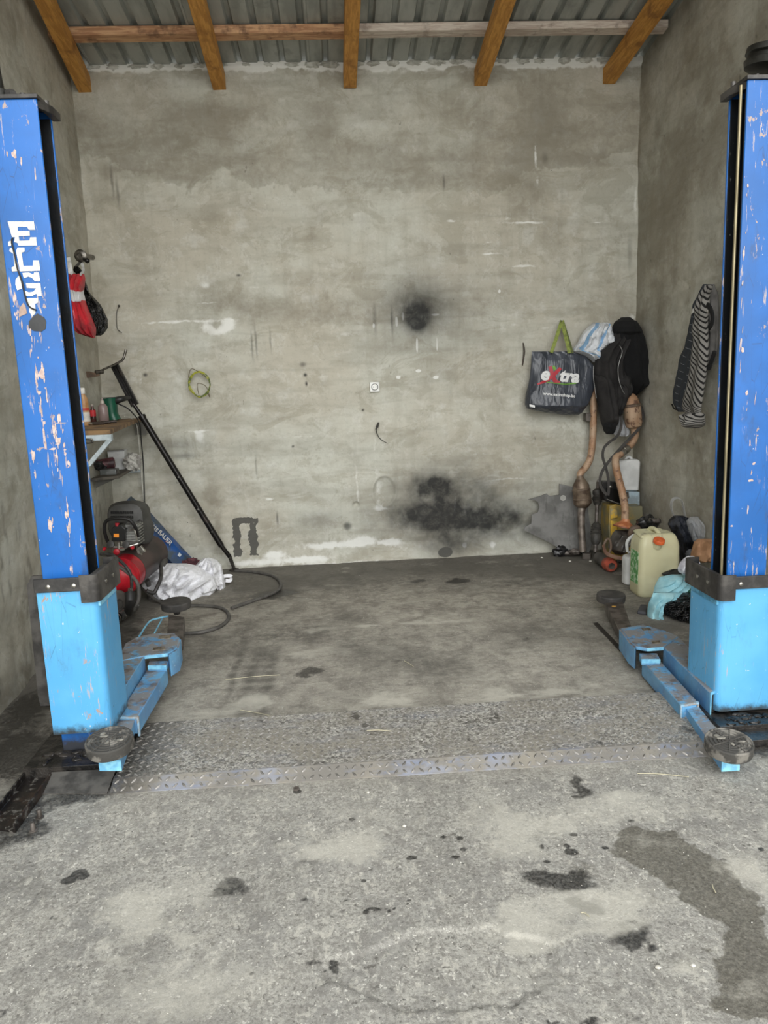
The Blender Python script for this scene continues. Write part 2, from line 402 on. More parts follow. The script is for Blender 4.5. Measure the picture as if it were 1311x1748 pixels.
    for x, y, a, b in [(677, 549, 2.2, 9), (712, 589, 1.8, 13), (746, 586, 1.3, 12), (714, 633, 5, 2.6), (680, 644, 4, 3), (744, 644, 5, 3), (638, 556, 2, 4), (743, 537, 7, 1.6), (853, 497, 2, 3), (688, 540, 2, 7)]:
        white = white+1.3*ell(X, Z, x, y, a, b, 2)
    top = at(600, 124, Y=WY).z
    white = white+0.85*ss(Z, top+(n2-0.5)*0.1, top+0.04)
    jag = (n3-.5)*.035+(fbm(X, Z, 60, 12)-.5)*.03
    black = rect(X+jag, Z+jag, 396, 413, 888, 950)+rect(X+jag*1.1-(Z-.3)*.04, Z-jag, 424, 441, 892, 948)+rect(X, Z+jag*.7, 397, 441, 885, 893)
    black = black+1.2*ell(X, Z, 760, 942, 13, 9, 3)
    return {'soot': np.clip(soot, 0, .96), 'damp': np.clip(damp, 0, 1.2), 'white': np.clip(white, 0, 1.4), 'black': np.clip(black, 0, 1)}
def wall_pos(U, V):
    d = (fbm(U, V, 2.2, 21)-0.5)*0.03+(fbm(U, V, 8, 22)-0.5)*0.008+0.006*np.sin(V*15+fbm(U, V, 1, 4)*5)
    d = d-0.02*ell(U, V, 656, 838, 18, 24, 3)+0.012*np.exp(-((np.sqrt(((U-px2w(656, 838)[0])/.105)**2+((V-px2w(656, 838)[1])/.14)**2)-1)/.12)**2)
    d = d-0.03*ell(U, V, 608, 862, 5, 5, 3)
    # rough mortar shelf near the foot of the wall
    foot = ss(-V, -0.17, -0.02)*0.03*fbm(U, V*0.4, 5, 8)
    mort = 0.02*ss(V, 4.09, 4.12)
    return U, WY-d-foot-mort, V
xs = np.arange(-2.02, 2.68, 0.0085); zs = np.concatenate([[-0.05], np.arange(0, 4.16, 0.0085)])
grid_obj('wall_back', xs, zs, wall_pos, M_wall, wall_attrs)

# side walls
def lattr(U, V):   # U = Y, V = Z
    n = fbm(U, V, 5, 40); n1 = fbm(U, V, 2, 41)
    damp = 0.5*n1*ss(n, 0.4, 0.7)+0.5*(1-ss(V, 0.0, 0.7))*n*1.6+0.3*ss(V, 2.6, 3.6)*n1
    soot = 0.55*(1-ss(V, 0.0, 0.3))*n1+0.35*ss(fbm(U*1.5, V*0.5, 14, 44), 0.62, 0.75)*(1-ss(V, 0.6, 2.2))
    soot = soot+.4*np.exp(-((U-6.6)/.12)**2)*(1-ss(V, .1, 1.6))*n1  # darker towards the back corner, fading upwards
    return {'damp': damp, 'soot': np.clip(soot, 0, .8), 'white': 0.35*ss(fbm(U, V, 4, 46), 0.6, 0.75), 'black': U*0}
grid_obj('wall_left', np.arange(1.9, 6.72, 0.02), np.concatenate([[-0.05], np.arange(0, 4.9, 0.02)]),
         lambda U, V: (-1.60-0.058*U+(fbm(U, V, 2, 31)-0.5)*0.035+(fbm(U, V, 9, 32)-0.5)*0.008-np.clip(V-0.25, -1, 0)*0.12*fbm(U, V, 4, 34), U, V), M_wall, lattr)
def rattr(U, V):
    n = fbm(U, V, 4, 50); n1 = fbm(U*0.7, V*0.35, 3, 51)
    damp = 0.75*n1+0.45*ss(n, 0.4, 0.7)*n1*1.5+0.75*np.exp(-((V-(3.2+0.4*(5.4-U)+ (n-.5)*.5))/0.3)**2)*n1*1.5+.5*np.exp(-((U-6.6)/.15)**2)*n  # last term darkens the strip next to the back corner
    return {'damp': damp, 'soot': 0.45*ss(fbm(U, V*0.6, 22, 52), 0.80, 0.86), 'white': 0.2*ss(fbm(U, V, 4, 56), 0.6, 0.75), 'black': U*0}
grid_obj('wall_right', np.arange(1.9, 6.72, 0.02), np.concatenate([[-0.05], np.arange(0, 4.9, 0.02)]),
         lambda U, V: (2.64-(fbm(U, V, 2, 61)-0.5)*0.03-(fbm(U, V, 9, 62)-0.5)*0.006, U, V), M_wall, rattr)

# ------------------------------------------------------------------ floor
def floor_mat():
    t = NT('worn_concrete_floor'); p = t.pos
    big = t.noise(p, 0.9, 4, 0.6); mid = t.noise(t.vec(p, (1.3, 1, 1)), 4, 9, 0.72, 0.3); fine = t.noise(p, 75, 7, 0.82, 0.2); f2 = t.noise(t.vec(p, (1, 1.1, 1), (9, 2, 0)), 260, 3, 0.7)
    rough = t.attr('rough')          # how scoured / gritty the slab is (front yard side)
    c = t.mix(t.step(big, 0.35, 0.65), srgb('#b3ad9f'), srgb('#a19b8e'))
    c = t.mix(t.step(mid, 0.44, 0.62, 0, 0.8), c, srgb('#787166'))
    c = t.mix(t.step(t.noise(t.vec(p, (.6, 2.2, 1), (3, 3, 0)), 16, 7, .75, .8), .53, .6, 0, .55), c, srgb('#5d584f'))
    c = t.mix(t.step(t.noise(t.vec(p, (.7, 1.8, 1), (9, 3, 0)), 12, 7, .75, .8), .55, .62, 0, .45), c, srgb('#cbc5b5'))
    g = t.mix(t.step(fine, 0.36, 0.66), srgb('#75726b'), srgb('#d6d3c8'))
    g = t.mix(t.step(f2, 0.35, 0.65), g, t.mix(0.5, g, srgb('#a8a59c')))
    g = t.mix(t.step(mid, 0.40, 0.66, 0, 0.6), g, srgb('#8b8984'))
    g = t.mix(t.step(t.noise(t.vec(p, (1.2, 1, 1), (2, 2, 0)), 22, 8, .8, .2), .56, .66, 0, .55), g, srgb('#dad7cb'))
    g = t.mix(t.step(t.noise(t.vec(p, (1.4, 1, 1), (7, 3, 0)), 13, 9, .8, .5), .50, .56, 0, .42), g, srgb('#77736c'))
    g = t.mix(t.step(t.noise(t.vec(p, (1.4, 1, 1), (3, 8, 0)), 17, 9, .8, .5), .54, .60, 0, .6), g, srgb('#d5d1c4'))
    g = t.mix(t.step(t.noise(t.vec(p, loc=(1, 5, 0)), 48, 4, .7, .3), .60, .66, 0, .8), g, srgb('#e6e3d8'))
    g = t.mix(t.step(t.noise(t.vec(p, loc=(6, 5, 0)), 42, 4, .7, .3), .60, .66, 0, .7), g, srgb('#5a5750'))
    c = t.mix(rough, c, g)
    c = t.mix(t.math('MULTIPLY', t.step(fine, 0.5, 0.7), 0.25), c, srgb('#5a5750'))
    c = t.mix(t.step(t.noise(p, 90, 2, 0.5), 0.7, 0.74, 0, 0.8), c, srgb('#e2dfd4'))
    c = t.mix(t.step(t.noise(t.vec(p, loc=(4, 4, 0)), 70, 2, 0.5), 0.72, 0.76, 0, 0.7), c, srgb('#2e2c29'))
    nz = t.noise(p, 24, 6, 0.7, 0.8); nn = t.math('MULTIPLY_ADD', nz, 1.0, -0.5)
    d = t.attr('dust_shade'); c = t.mix(t.math('MULTIPLY', t.step(t.math('ADD', d, t.math('MULTIPLY', nn, 0.7)), 0.1, 0.8), 0.8), c, srgb('#55524b'))
    w = t.attr('wet'); wv = t.math('MULTIPLY', t.step(t.math('MULTIPLY_ADD', nn, 0.5, w), 0.32, 0.5), t.step(w, 0.02, 0.1))
    c = t.mix(t.math('MULTIPLY', wv, 0.72), c, t.mix(t.step(fine, 0.4, 0.7), srgb('#4b463a'), srgb('#7c7768')))
    o = t.attr('oil'); ov = t.math('MULTIPLY', t.step(t.math('MULTIPLY_ADD', nn, 1.1, o), 0.22, 0.78), t.step(o, 0.02, 0.1))
    c = t.mix(t.math('MULTIPLY', ov, t.step(fine, .4, .6, .93, .72)), c, srgb('#23211f'))
    pa = t.attr('pale'); c = t.mix(t.math('MULTIPLY', t.step(t.math('ADD', pa, t.math('MULTIPLY', nn, 0.9)), 0.3, 0.9), 0.6), c, srgb('#d2cec0'))
    h = t.math('ADD', t.math('MULTIPLY', fine, 0.7), t.math('MULTIPLY', mid, 1.5))
    t.bump(h, 0.55, 0.012)
    r = t.mix(ov, t.mix(wv, (0.85,)*3+(1,), (0.55,)*3+(1,)), (0.35,)*3+(1,))
    return t.out(c, t.math('MULTIPLY', r, 1.0))
M_floor = floor_mat()
def fell(X, Y, px, py, rx, ry, pw=1.0, ang=0):
    c = at(px, py, Z=0); e = at(px+rx, py, Z=0); g = at(px, py-ry, Z=0)
    a = abs(e.x-c.x)+1e-4; b = abs(g.y-c.y)+1e-4
    return np.exp(-(((X-c.x)/a)**2+((Y-c.y)/b)**2)**pw)
def floor_attrs(U, V):
    X, Y = U, V; n1 = fbm(X, Y, 3, 71); n2 = fbm(X, Y, 9, 72); n3 = fbm(X, Y, 30, 73)
    wx = (n2-.5)*.12+(n3-.5)*.05; wy = (fbm(X, Y, 9, 75)-.5)*.12+(fbm(X, Y, 30, 76)-.5)*.05
    oil = np.zeros_like(X); wet = np.zeros_like(X)
    for x, y, a, b, s in [(945, 1505, 42, 20, 1), (985, 1500, 40, 22, .75), (1000, 1548, 32, 16, .9), (1078, 1590, 40, 20, 1.1), (1112, 1622, 16, 8, .9), (1145, 1640, 26, 9, .5), (985, 1330, 17, 10, .9), (996, 1352, 19, 14, 1.1), (940, 1410, 14, 5, .6),
                          (405, 1515, 30, 12, 1), (440, 1500, 16, 6, .5), (510, 1534, 11, 7, .8), (545, 1637, 17, 6, .7), (577, 1641, 11, 5, 1.2), (625, 1562, 9, 5, 1.1), (640, 1560, 9, 4, 1.1), (588, 1602, 12, 4, .5), (527, 1148, 26, 7, 1.1), (470, 1014, 42, 9, 1), (785, 991, 24, 4, 1.1), (715, 992, 22, 3, .9), (870, 995, 40, 6, .5),
                          (480, 1085, 80, 16, .45), (890, 1050, 30, 14, .45), (905, 1092, 22, 5, .5), (785, 1030, 60, 10, .3), (690, 1128, 30, 6, .35), (555, 1072, 26, 7, .35), (420, 1130, 90, 12, .3), (760, 1085, 110, 8, .25), (60, 1290, 75, 40, .9), (120, 1350, 110, 22, .75), (50, 1370, 60, 40, .7), (0, 1260, 60, 50, .6), (1290, 1262, 60, 34, 1.2), (1230, 1245, 40, 20, .9), (60, 1200, 60, 26, .5),
                          (170, 1100, 60, 60, .7), (250, 1110, 60, 50, .35), (30, 1425, 70, 22, .8), (620, 1425, 10, 5, .6), (590, 1475, 30, 5, .4), (525, 1475, 10, 5, .5), (1010, 1745, 30, 10, .9), (1080, 1740, 22, 8, .7), (935, 1740, 14, 6, .9), (1160, 1395, 30, 6, .3), (5, 1722, 9, 8, .9), (820, 1445, 50, 8, .25), (1120, 1540, 30, 12, .4)]:
        oil = oil+s*fell(X+wx, Y+wy, x, y, a, b, 1.4)*.95
    for x, y, a, b in [(968, 1444, 6, 4), (980, 1425, 7, 3), (925, 1446, 5, 4), (1033, 1447, 7, 3), (785, 1430, 6, 4), (702, 1465, 10, 4), (775, 1463, 8, 3), (790, 1450, 6, 2.5), (759, 1427, 4, 3), (933, 1471, 7, 3), (976, 1454, 14, 6), (664, 1556, 3, 2), (672, 1552, 3, 2), (696, 1536, 4, 2.5), (691, 1543, 3, 2), (590, 1538, 3, 2), (118, 1502, 13, 7), (136, 1491, 12, 7), (143, 1497, 9, 4),
                       (85, 1567, 4, 2), (93, 1568, 4, 2), (507, 1351, 7, 4), (430, 1662, 5, 3), (1078, 1402, 6, 3), (600, 1400, 5, 3), (1300, 1450, 6, 4), (620, 1502, 4, 3)]:
        oil = oil+1.2*fell(X+wx*.15, Y+wy*.15, x, y, a, b, 2.5)
    for x, y, a, b, s in [(1120, 1452, 75, 36, 1), (1180, 1495, 70, 40, .95), (1235, 1545, 58, 36, .95), (1290, 1610, 50, 45, .9), (1300, 1690, 62, 55, .9), (1245, 1720, 40, 25, .6), (990, 1490, 60, 30, .4), (1240, 1640, 26, 22, .5), (1150, 1640, 50, 20, .3)]:
        wet = wet+s*fell(X+wx, Y+wy, x, y, a, b, 2)
    dust_shade = 0.42*ss(Y, 5.2, 6.3)+0.24*ss(Y, 3.4, 4.2)+0.5*n1*ss(fbm(X, Y, 2, 78), .35, .7)  # dust towards the back; the mid-floor darkening is partly painted shading
    dust_shade = dust_shade+0.6*(1-ss(X, -1.75, -1.2))+0.25*ss(X, 1.4, 2.2)
    # tyre rubbings
    for x, y, a, b in [(425, 1170, 14, 55), (455, 1170, 12, 55), (400, 1150, 8, 45)]:
        dust_shade = dust_shade+.5*fell(X+wx*.3, Y, x, y, a, b)*(np.sin(Y*60)*.3+.8)
    pale = 0.5*ss(fbm(X, Y*1.6, 4, 79), 0.5, .75)
    for x, y, a, b, s in [(590, 1450, 120, 20, .5), (330, 1530, 120, 60, .5), (330, 1690, 220, 70, .6), (900, 1420, 90, 30, .5), (1060, 1380, 140, 40, .6), (850, 1590, 80, 40, .5), (1080, 1540, 130, 60, .5), (480, 1100, 60, 18, .35), (560, 1190, 200, 12, .35), (850, 1190, 200, 20, .35), (650, 1060, 130, 16, .3), (560, 1275, 400, 40, .2), (1170, 1650, 40, 20, .6), (1290, 1500, 60, 60, .6), (600, 957, 150, 6, .3)]:
        pale = pale+s*fell(X+wx, Y+wy, x, y, a, b)*1.2
    return {'oil': np.clip(oil, 0, 1.3), 'wet': np.clip(wet, 0, 1.2), 'dust_shade': np.clip(dust_shade, 0, 1), 'pale': np.clip(pale, 0, 1), 'rough': 1-ss(Y, 2.7, 3.1)*0.65-ss(Y, 4.0, 5.5)*.2}
def floor_pos(U, V):
    # shallow chipped basin with a cracked edge near the front
    c = at(760, 1650, Z=0)
    r = np.sqrt(((U-c.x)/0.33)**2+((V-c.y)/0.16)**2)+(fbm(U, V, 8, 82)-.5)*.7
    z = (fbm(U, V, 5, 81)-.5)*.008-0.007*(1-ss(r, .85, .95))+0.012*ss(V, 6.5, 6.66)*fbm(U, V, 6, 83)
    return U, V, z*ss(V, -1, 1)
ys = np.concatenate([[-9, -5, -2.5, -1, 0, .5, 1.0], np.arange(1.4, 3.6, 0.0075), np.arange(3.6, 6.72, 0.011)])
xf = np.concatenate([[-7, -4, -2.5], np.arange(-2.1, 2.72, 0.0085), [3.2, 5, 8]])
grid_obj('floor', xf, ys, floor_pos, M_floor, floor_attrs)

# ------------------------------------------------------------------ roof
SL = 0.13
def roofz(Y): return 4.145+SL*(WY-Y)
t = NT('grey_painted_roof_sheet')
c = t.mix(t.step(t.noise(t.vec(t.pos, (1, .2, 1)), 9, 4), 0.4, 0.65), srgb('#a9aca6'), srgb('#8f938d'))
M_roof = t.out(t.mix(t.step(t.noise(t.pos, 4, 5, .7), .55, .7, 0, .5), c, srgb('#70736d')), 0.5, 0.1)
mb = MB(); prof = []
x = -2.3; k = 0
while x < 3.0:
    for dx, dz in ((0, 0), (0.075, 0), (0.088, 0.034), (0.118, 0.034), (0.131, 0)): prof.append((x+dx, dz))
    if k % 5 == 2: prof += [(x+.136, -.004), (x+.150, -.004), (x+.151, 0.002)]
    x += 0.172; k += 1
n = len(prof); Ys = (2.45, 3.4, 4.4, 5.4, 6.75)
for Y in Ys:
    for a, dz in prof: mb.v.append(Vector((a, Y, roofz(Y)+dz)))
for j in range(len(Ys)-1):
    for i in range(n-1): mb.f.append((j*n+i, j*n+i+1, (j+1)*n+i+1, (j+1)*n+i))
roof = struct('ceiling', mb, M_roof, smooth=0, fix=False)
so = roof.modifiers.new('thickness', 'SOLIDIFY'); so.thickness = 0.004; so.offset = 1
# mortar pads closing the sheet along the back wall
mb = MB()
for i in range(27):
    x0 = -1.98+i*0.172+random.uniform(-.02, .02)
    mb.blob((x0, WY-.01, 4.135), random.uniform(.05, .085), .03, random.uniform(.02, .03), .35, 8, i, 3)
struct('trim_1', mb, mat('pale_mortar', '#c6c6bd', .95, c2='#aaa99f', scale=20, bump=.5))

def wood(name, c1, c2, c3):
    t = NT(name); p = t.pos
    g = t.noise(t.vec(p, (14, 1.0, 14)), 3, 6, .65, .8); k = t.noise(p, 5, 4, .6)
    c = t.mix(t.step(g, .38, .62), srgb(c1), srgb(c2)); c = t.mix(t.step(k, .55, .72, 0, .8), c, srgb(c3))
    t.bump(g, .3, .004); return t.out(c, .7)
M_raft = wood('ochre_stained_wood', '#d49a4a', '#b57d36', '#8a5a2a')
M_purl = wood('reddish_brown_old_wood', '#9a7458', '#805c44', '#5b4030')
M_purg = wood('greyed_pink_wood', '#a89a8c', '#927e70', '#74685e')
def purw(name, a, b, c):
    t = NT(name); p = t.pos
    g = t.noise(t.vec(p, (1.5, 14, 14)), 3, 6, .65, .8)
    cc = t.mix(t.step(g, .38, .62), srgb(a), srgb(b)); cc = t.mix(t.step(t.noise(p, 7, 5, .6), .52, .68, 0, .8), cc, srgb(c))
    t.bump(g, .3, .004); return t.out(cc, .75)
M_purl = purw('reddish_brown_old_wood_board', '#d0a57c', '#a87a58', '#6b4c38')
M_purg = purw('greyed_pink_wood_board', '#d3c8ba', '#b4a294', '#8a7c70')
rl = ['ochre roof rafter at the left wall, leftmost of five', 'second ochre roof rafter from the left wall', 'middle ochre roof rafter, seen nearly end on', 'second ochre roof rafter from the right wall', 'ochre roof rafter nearest the right wall, rightmost of five']
for (xe, x0), lb in zip([(-1.885, -1.78), (-0.822, -0.80), (0.228, 0.235), (1.30, 1.285), (2.375, 2.385)], rl):
    w = .052; z = 3.958; b0 = Vector((xe, 6.655, z)); b1 = Vector((x0+(x0-xe)*2.7, 2.5, z+SL*4.155))
    mb = MB().prism([b0+Vector((-w, 0, 0)), b0+Vector((w, 0, 0)), b1+Vector((w, 0, 0)), b1+Vector((-w, 0, 0))], (0, 0, 0.118))
    single('roof_rafter', mb, M_raft, lb, 'rafter', 'ochre rafters under the roof sheet', bevel=.004)
for k, Yp in enumerate((6.10,)):
    z = roofz(Yp)-.064
    single('roof_purlin', MB().prism([(-1.96, Yp, z), (.235, Yp, z-.002), (.235, Yp+.10, z-.014), (-1.96, Yp+.10, z-.014)], (0, 0, .058)), M_purl, 'reddish brown roof batten crossing above the left rafters', 'batten', 'battens across the rafters', bevel=.003)
    single('roof_purlin', MB().prism([(.24, Yp, z), (2.63, Yp, z), (2.63, Yp+.09, z-.012), (.24, Yp+.09, z-.012)], (0, 0, .056)), M_purg, 'greyish pink roof batten crossing above the right rafters', 'batten', 'battens across the rafters', bevel=.003)

# ------------------------------------------------------------------ two lift posts
def paint(name, c1, c2, chip=.0, low=None, grime=1.0, dirtc='#4a4640'):
    t = NT(name); p = t.pos
    c = t.mix(t.step(t.noise(p, 3, 4, .6), .35, .65), srgb(c1), srgb(c2))
    st = t.noise(t.vec(p, (16, 16, 1.6), rot=(0, .12, 0)), 4, 6, .7, .3)     # long scrapes
    gate = t.step(t.noise(t.vec(p, (4, 4, 1.6)), 1.9, 3, .5), .47+chip, .56+chip)
    c = t.mix(t.math('MULTIPLY', t.step(st, .605, .64), gate), c, srgb('#b9aaa4'))
    blot = t.noise(t.vec(p, (2, 2, 1.2), (3, 0, 2)), 11, 6, .65, .5)
    c = t.mix(t.math('MULTIPLY', t.step(blot, .635+chip*.4, .66+chip*.4), gate), c, srgb('#a8958b'))
    c = t.mix(t.step(t.noise(p, 45, 3, .6), .70, .73, 0, .8), c, srgb('#d7dde0'))
    hair = t.vor(t.vec(p, (9, 9, 1.2), rot=(0, .25, 0)), 3.1, 'DISTANCE_TO_EDGE')
    c = t.mix(t.math('MULTIPLY', t.step(hair, .0, .012, .55, 0), t.step(t.noise(p, 4, 2), .45, .6)), c, srgb('#303640'))
    g = t.noise(t.vec(p, (1.4, 1.4, .6), (1, 1, 1)), 5, 6, .7)
    c = t.mix(t.step(g, .56, .74, 0, .55*grime), c, srgb(dirtc))
    if low is not None:
        z = t.xyz(p)[2]; e = t.math('ADD', z, t.math('MULTIPLY', t.noise(p, 14, 5, .7), .10))
        c = t.mix(t.step(e, low+.05, low+.095, .95, 0), c, srgb('#37352f'))
    t.bump(t.noise(p, 60, 3), .08, .002)
    return t.out(c, .38)
M_blue = paint('deep_blue_enamel', '#1f69b8', '#1c5ea4', -.02, .085, 1.1, '#3d444e')
M_lbl = paint('light_blue_enamel_left', '#66b4e2', '#58a8da', .02, .165, .5)
M_lbr = paint('light_blue_enamel_right', '#66b4e2', '#58a8da', .06, .06, .5)
def armp():
    t = NT('worn_light_blue_arm_paint'); p = t.pos
    nz = t.xyz(t.g.outputs['Normal'])[2]
    c = t.mix(t.step(t.noise(p, 6, 4), .4, .6), srgb('#6aa6cf'), srgb('#5b93c2'))
    w = t.noise(p, 9, 6, .7, .4); up = t.step(nz, .3, .9)
    c = t.mix(t.math('MULTIPLY', t.step(w, .42, .52), t.math('MULTIPLY_ADD', up, .75, .12)), c, srgb('#8d857c'))
    c = t.mix(t.math('MULTIPLY', t.step(t.noise(t.vec(p, loc=(5, 1, 0)), 8, 6, .7), .5, .62), t.math('MULTIPLY_ADD', up, .6, .15)), c, srgb('#5c4c44'))
    c = t.mix(t.step(t.noise(t.vec(p, loc=(1, 8, 0)), 30, 4, .7), .62, .66, 0, .7), c, srgb('#9db9cf'))
    t.bump(w, .2, .004); return t.out(c, .5)
M_arm = armp()
M_armd = mat('bare_greasy_arm_steel', '#6d6660', .45, .4, c2='#48423d', scale=14, bump=.3)
M_cyan = mat('clean_light_blue_edge_paint', '#8fd0e8', .45, c2='#6fb2d6', scale=30)
def grease():
    t = NT('black_greased_steel'); p = t.pos
    c = t.mix(t.step(t.noise(t.vec(p, (5, 5, 1.5)), 16, 5, .7), .66, .72, 0, .7), srgb('#0f1113'), srgb('#8b8c88'))
    c = t.mix(t.step(t.noise(p, 4, 3), .5, .7, 0, .5), c, srgb('#1c2a38'))
    t.bump(t.noise(p, 40, 4), .3, .004); return t.out(c, .4)
M_grs = grease()
M_blk = mat('black_rubber_strip', '#2e2d2c', .5, c2='#454341', scale=14, bump=.2)
M_blke = mat('worn_black_plate', '#353331', .45, .2, c2='#55524e', scale=10, bump=.3)
M_padr = mat('dusty_black_pad_rubber', '#45433f', .8, c2='#7f7b73', scale=18, bump=.5, lo=.48, hi=.62)
M_pad2 = mat('black_rear_pad_rubber', '#373533', .7, c2='#4b4845', scale=14, bump=.3)
M_padd = mat('pale_mud_on_pad', '#5d5a54', .9, c2='#4d4a46', scale=26, bump=.6)
M_oilb = mat('oily_black_base_steel', '#161514', .3, .1, c2='#3a3632', scale=16, bump=.7)
M_chrome = mat('bright_worn_steel', '#b9b6ae', .3, .9, c2='#8c8982', scale=30)
M_brass = mat('oiled_lead_screw_steel', '#9a9072', .4, .6, c2='#857b60', scale=6, bump=0)
M_white = mat('white_decal_paint', '#e6e5de', .5, c2='#c9c7bf', scale=30)

def lift(side, lab):
    s = 1 if side == 'L' else -1            # +1: inner side towards +X
    if side == 'L': xo, xi, yf, yb, zt = -1.285, -1.093, 3.20, 3.358, 2.728; zc = .17
    else: xo, xi, yf, yb, zt = 1.895, 1.713, 3.20, 3.352, 2.752; zc = .062
    R = root('lift_post', ((xo+xi)/2, (yf+yb)/2, 0), lab, 'car lift', 'posts of the two post car lift')
    def bx(mb, x0, x1, *a): return mb.box(min(x0, x1), max(x0, x1), *a)
    t_ = .012; mb = MB()
    # folded C section
    cs = [(xi, yf), (xo, yf), (xo, yb), (xi, yb), (xi, yb-t_), (xo+s*t_, yb-t_), (xo+s*t_, yf+t_), (xi, yf+t_)]
    mb.prism([(a, b, .05) for a, b in cs], (0, 0, zt-.05))
    part('column', mb, M_blue, R, bevel=.004, label='deep blue painted C section column')
    mb = MB(); e = .003
    bx(mb, xi-s*.004, xo+s*t_, yb-t_-.010, yb-t_-e+.002, .06, zt-.03); bx(mb, xo+s*t_, xo+s*(t_+.008), yf+t_, yb-t_, .06, zt-.03)
    bx(mb, xi-s*.004, xo+s*t_, yf+t_, yf+t_+.01, .06, zt-.03)
    part('slide_rail', mb, M_grs, R, label='black greased inside face of the column')
    # top plate and studs
    mb = MB(); bx(mb, xo-s*.01, xi+s*.006, yf-.008, yb+.012, zt, zt+.016)
    mb.prism([(xi, yf+.01, zt), (xi+s*.03, yf+.08, zt), (xi+s*.03, yb+.012, zt), (xi, yb+.012, zt)], (0, 0, -.03))
    part('top_plate', mb, M_blke, R, bevel=.002)
    for q in ((xi-s*.012, yb-.015), (xi-s*.07, yf+.06)):
        part('bolt', MB().cyl((q[0], q[1], zt+.014), (q[0], q[1], zt+.04), .011, 12), M_blke, R)
    # chain wheel
    px = xo+s*.04 if side == 'R' else -1.30
    pr = .115 if side == 'R' else .09; zp = zt+.075 if side == 'R' else zt+.06
    c = Vector((1.868, 3.29, zt+.06)) if side == 'R' else Vector((-1.27, 3.28, zt+.035))
    axd = Vector((.12, -.12, 1)).normalized()
    if side == 'R':
        w = part('chain_wheel', MB().lathe(c, axd, [(.03, 0), (.09, .004), (pr, .012), (pr+.006, .035), (pr-.005, .042), (pr-.006, .056), (pr+.006, .062), (pr+.004, .085), (.09, .092), (.03, .09)], 48), mat('dark_cast_wheel', '#33332f', .45, .3, c2='#23231f', scale=20), R)
        part('axle', MB().cyl(c-axd*.05, c+axd*.1, .016), M_chrome, w)
    else:
        w = part('chain_guide', MB().lathe(c, (0, 0, 1), [(.05, -.02), (.055, 0), (.05, .02), (.03, .03), (.024, .10), (.024, .26)], 28), mat('dark_cast_wheel', '#33332f', .45, .3, c2='#23231f', scale=20), R)
        part('nut', MB().lathe((-1.205, 3.25, zt+.012), (0, 0, 1), [(.02, 0), (.022, .01), (.022, .03), (.016, .036)], 6), M_blke, R)
    if side == 'R':
        part('lead_screw', MB().cyl((xi-.011, yf+.030, .5), (xi-.011, yf+.030, zt-.01), .0065, 14), M_brass, R)
    # carriage cover: rounded box sleeve
    x0, x1 = (-1.282, -1.038) if side == 'L' else (1.935, 1.660); y0, y1 = (3.115, 3.405) if side == 'L' else (3.15, 3.46)
    zt2 = .815 if side == 'L' else .655
    mb = MB(); r = .035
    def loop(x0, x1, y0, y1, r): # rounded on the inner side only
        P = [(x0, y0)]
        for k in range(7):
            a = -PI/2+PI/2*k/6; P.append((x1-s*r+s*r*math.cos(a), y0+r+r*math.sin(a)))
        for k in range(7):
            a = PI/2*k/6; P.append((x1-s*r+s*r*math.cos(a), y1-r+r*math.sin(a)))
        P.append((x0, y1)); return P
    outp = loop(x0, x1, y0, y1, r); mb.prism([(a, b, zc) for a, b in outp], (0, 0, zt2-zc))
    cov = part('carriage_cover', mb, M_lbl if side == 'L' else M_lbr, R, smooth=.5, label='light blue chipped carriage cover')
    part('cover_fold', MB().box(*sorted((x1-s*.03, x1+s*.006)), y0+.02, y1-.04, zt2-.09, zt2), M_cyan if side == 'L' else mat('streaked_light_blue', '#62a9cc', .4, c2='#3f7f9f', scale=25), cov, bevel=.003)
    zb = zt2-.012; mb = MB()
    mb.box(*sorted((x0-s*.004, x1-s*.028)), y0-.014, y0-.002, zb, zb+.058)
    bd = part('front_strip', mb, M_blk, R, bevel=.003)
    for xx in (x0+s*.055, x1-s*.085):
        part('screw', MB().lathe((xx, y0-.014, zb+.024), (0, -1, 0), [(.010, 0), (.010, .003), (.006, .006)], 16), M_chrome, bd)
    lp = loop(x1-s*.06, x1+s*.014, y0-.018, y1+.03, .03); inn = loop(x1-s*.06, x1+s*.002, y0-.006, y1+.018, .022)
    mb = MB(); n = len(lp); zz0, zz1 = zt2-.062, zt2+.055
    vs = [(a, b, z) for z in (zz0, zz1) for L in (lp, inn) for a, b in L]
    fs = []
    for i in range(n-1):
        fs += [(i, i+1, 2*n+i+1, 2*n+i), (n+i+1, n+i, 3*n+i, 3*n+i+1), (2*n+i, 2*n+i+1, 3*n+i+1, 3*n+i), (i+1, i, n+i, n+i+1)]
    fs += [(0, 2*n, 3*n, n), (n-1, 2*n-1, 4*n-1, 3*n-1)]
    mb.add(vs, fs)
    bd = part('side_guard', mb, M_blke, R, smooth=.5, label='scuffed steel guard strip round the inner top edge')
    for yy in (y0+.09, y0+.19):
        part('screw', MB().lathe((x1+s*.014, yy, zt2), (s, 0, 0), [(.009, 0), (.009, .003), (.005, .005)], 14), M_chrome, bd)
    part('rubber_top', MB().box(*sorted((xi+s*.003, x1+s*.002)), y0+.01, y1, zt2, zt2+.03), mat('dark_dusty_rubber', '#4a4947', .8, scale=20), R)
    if side == 'L':
        part('rear_plate', MB().prism([(at(47, 1012, Y=3.26).x, 3.26, .80), (at(56, 1000, Y=3.26).x, 3.26, .84), (-1.26, 3.26, .84), (-1.26, 3.26, .24), (at(70, 1215, Y=3.26).x, 3.26, .24), (at(66, 1200, Y=3.26).x, 3.26, .29)], (0, .016, 0)), M_blke, R, bevel=.003)
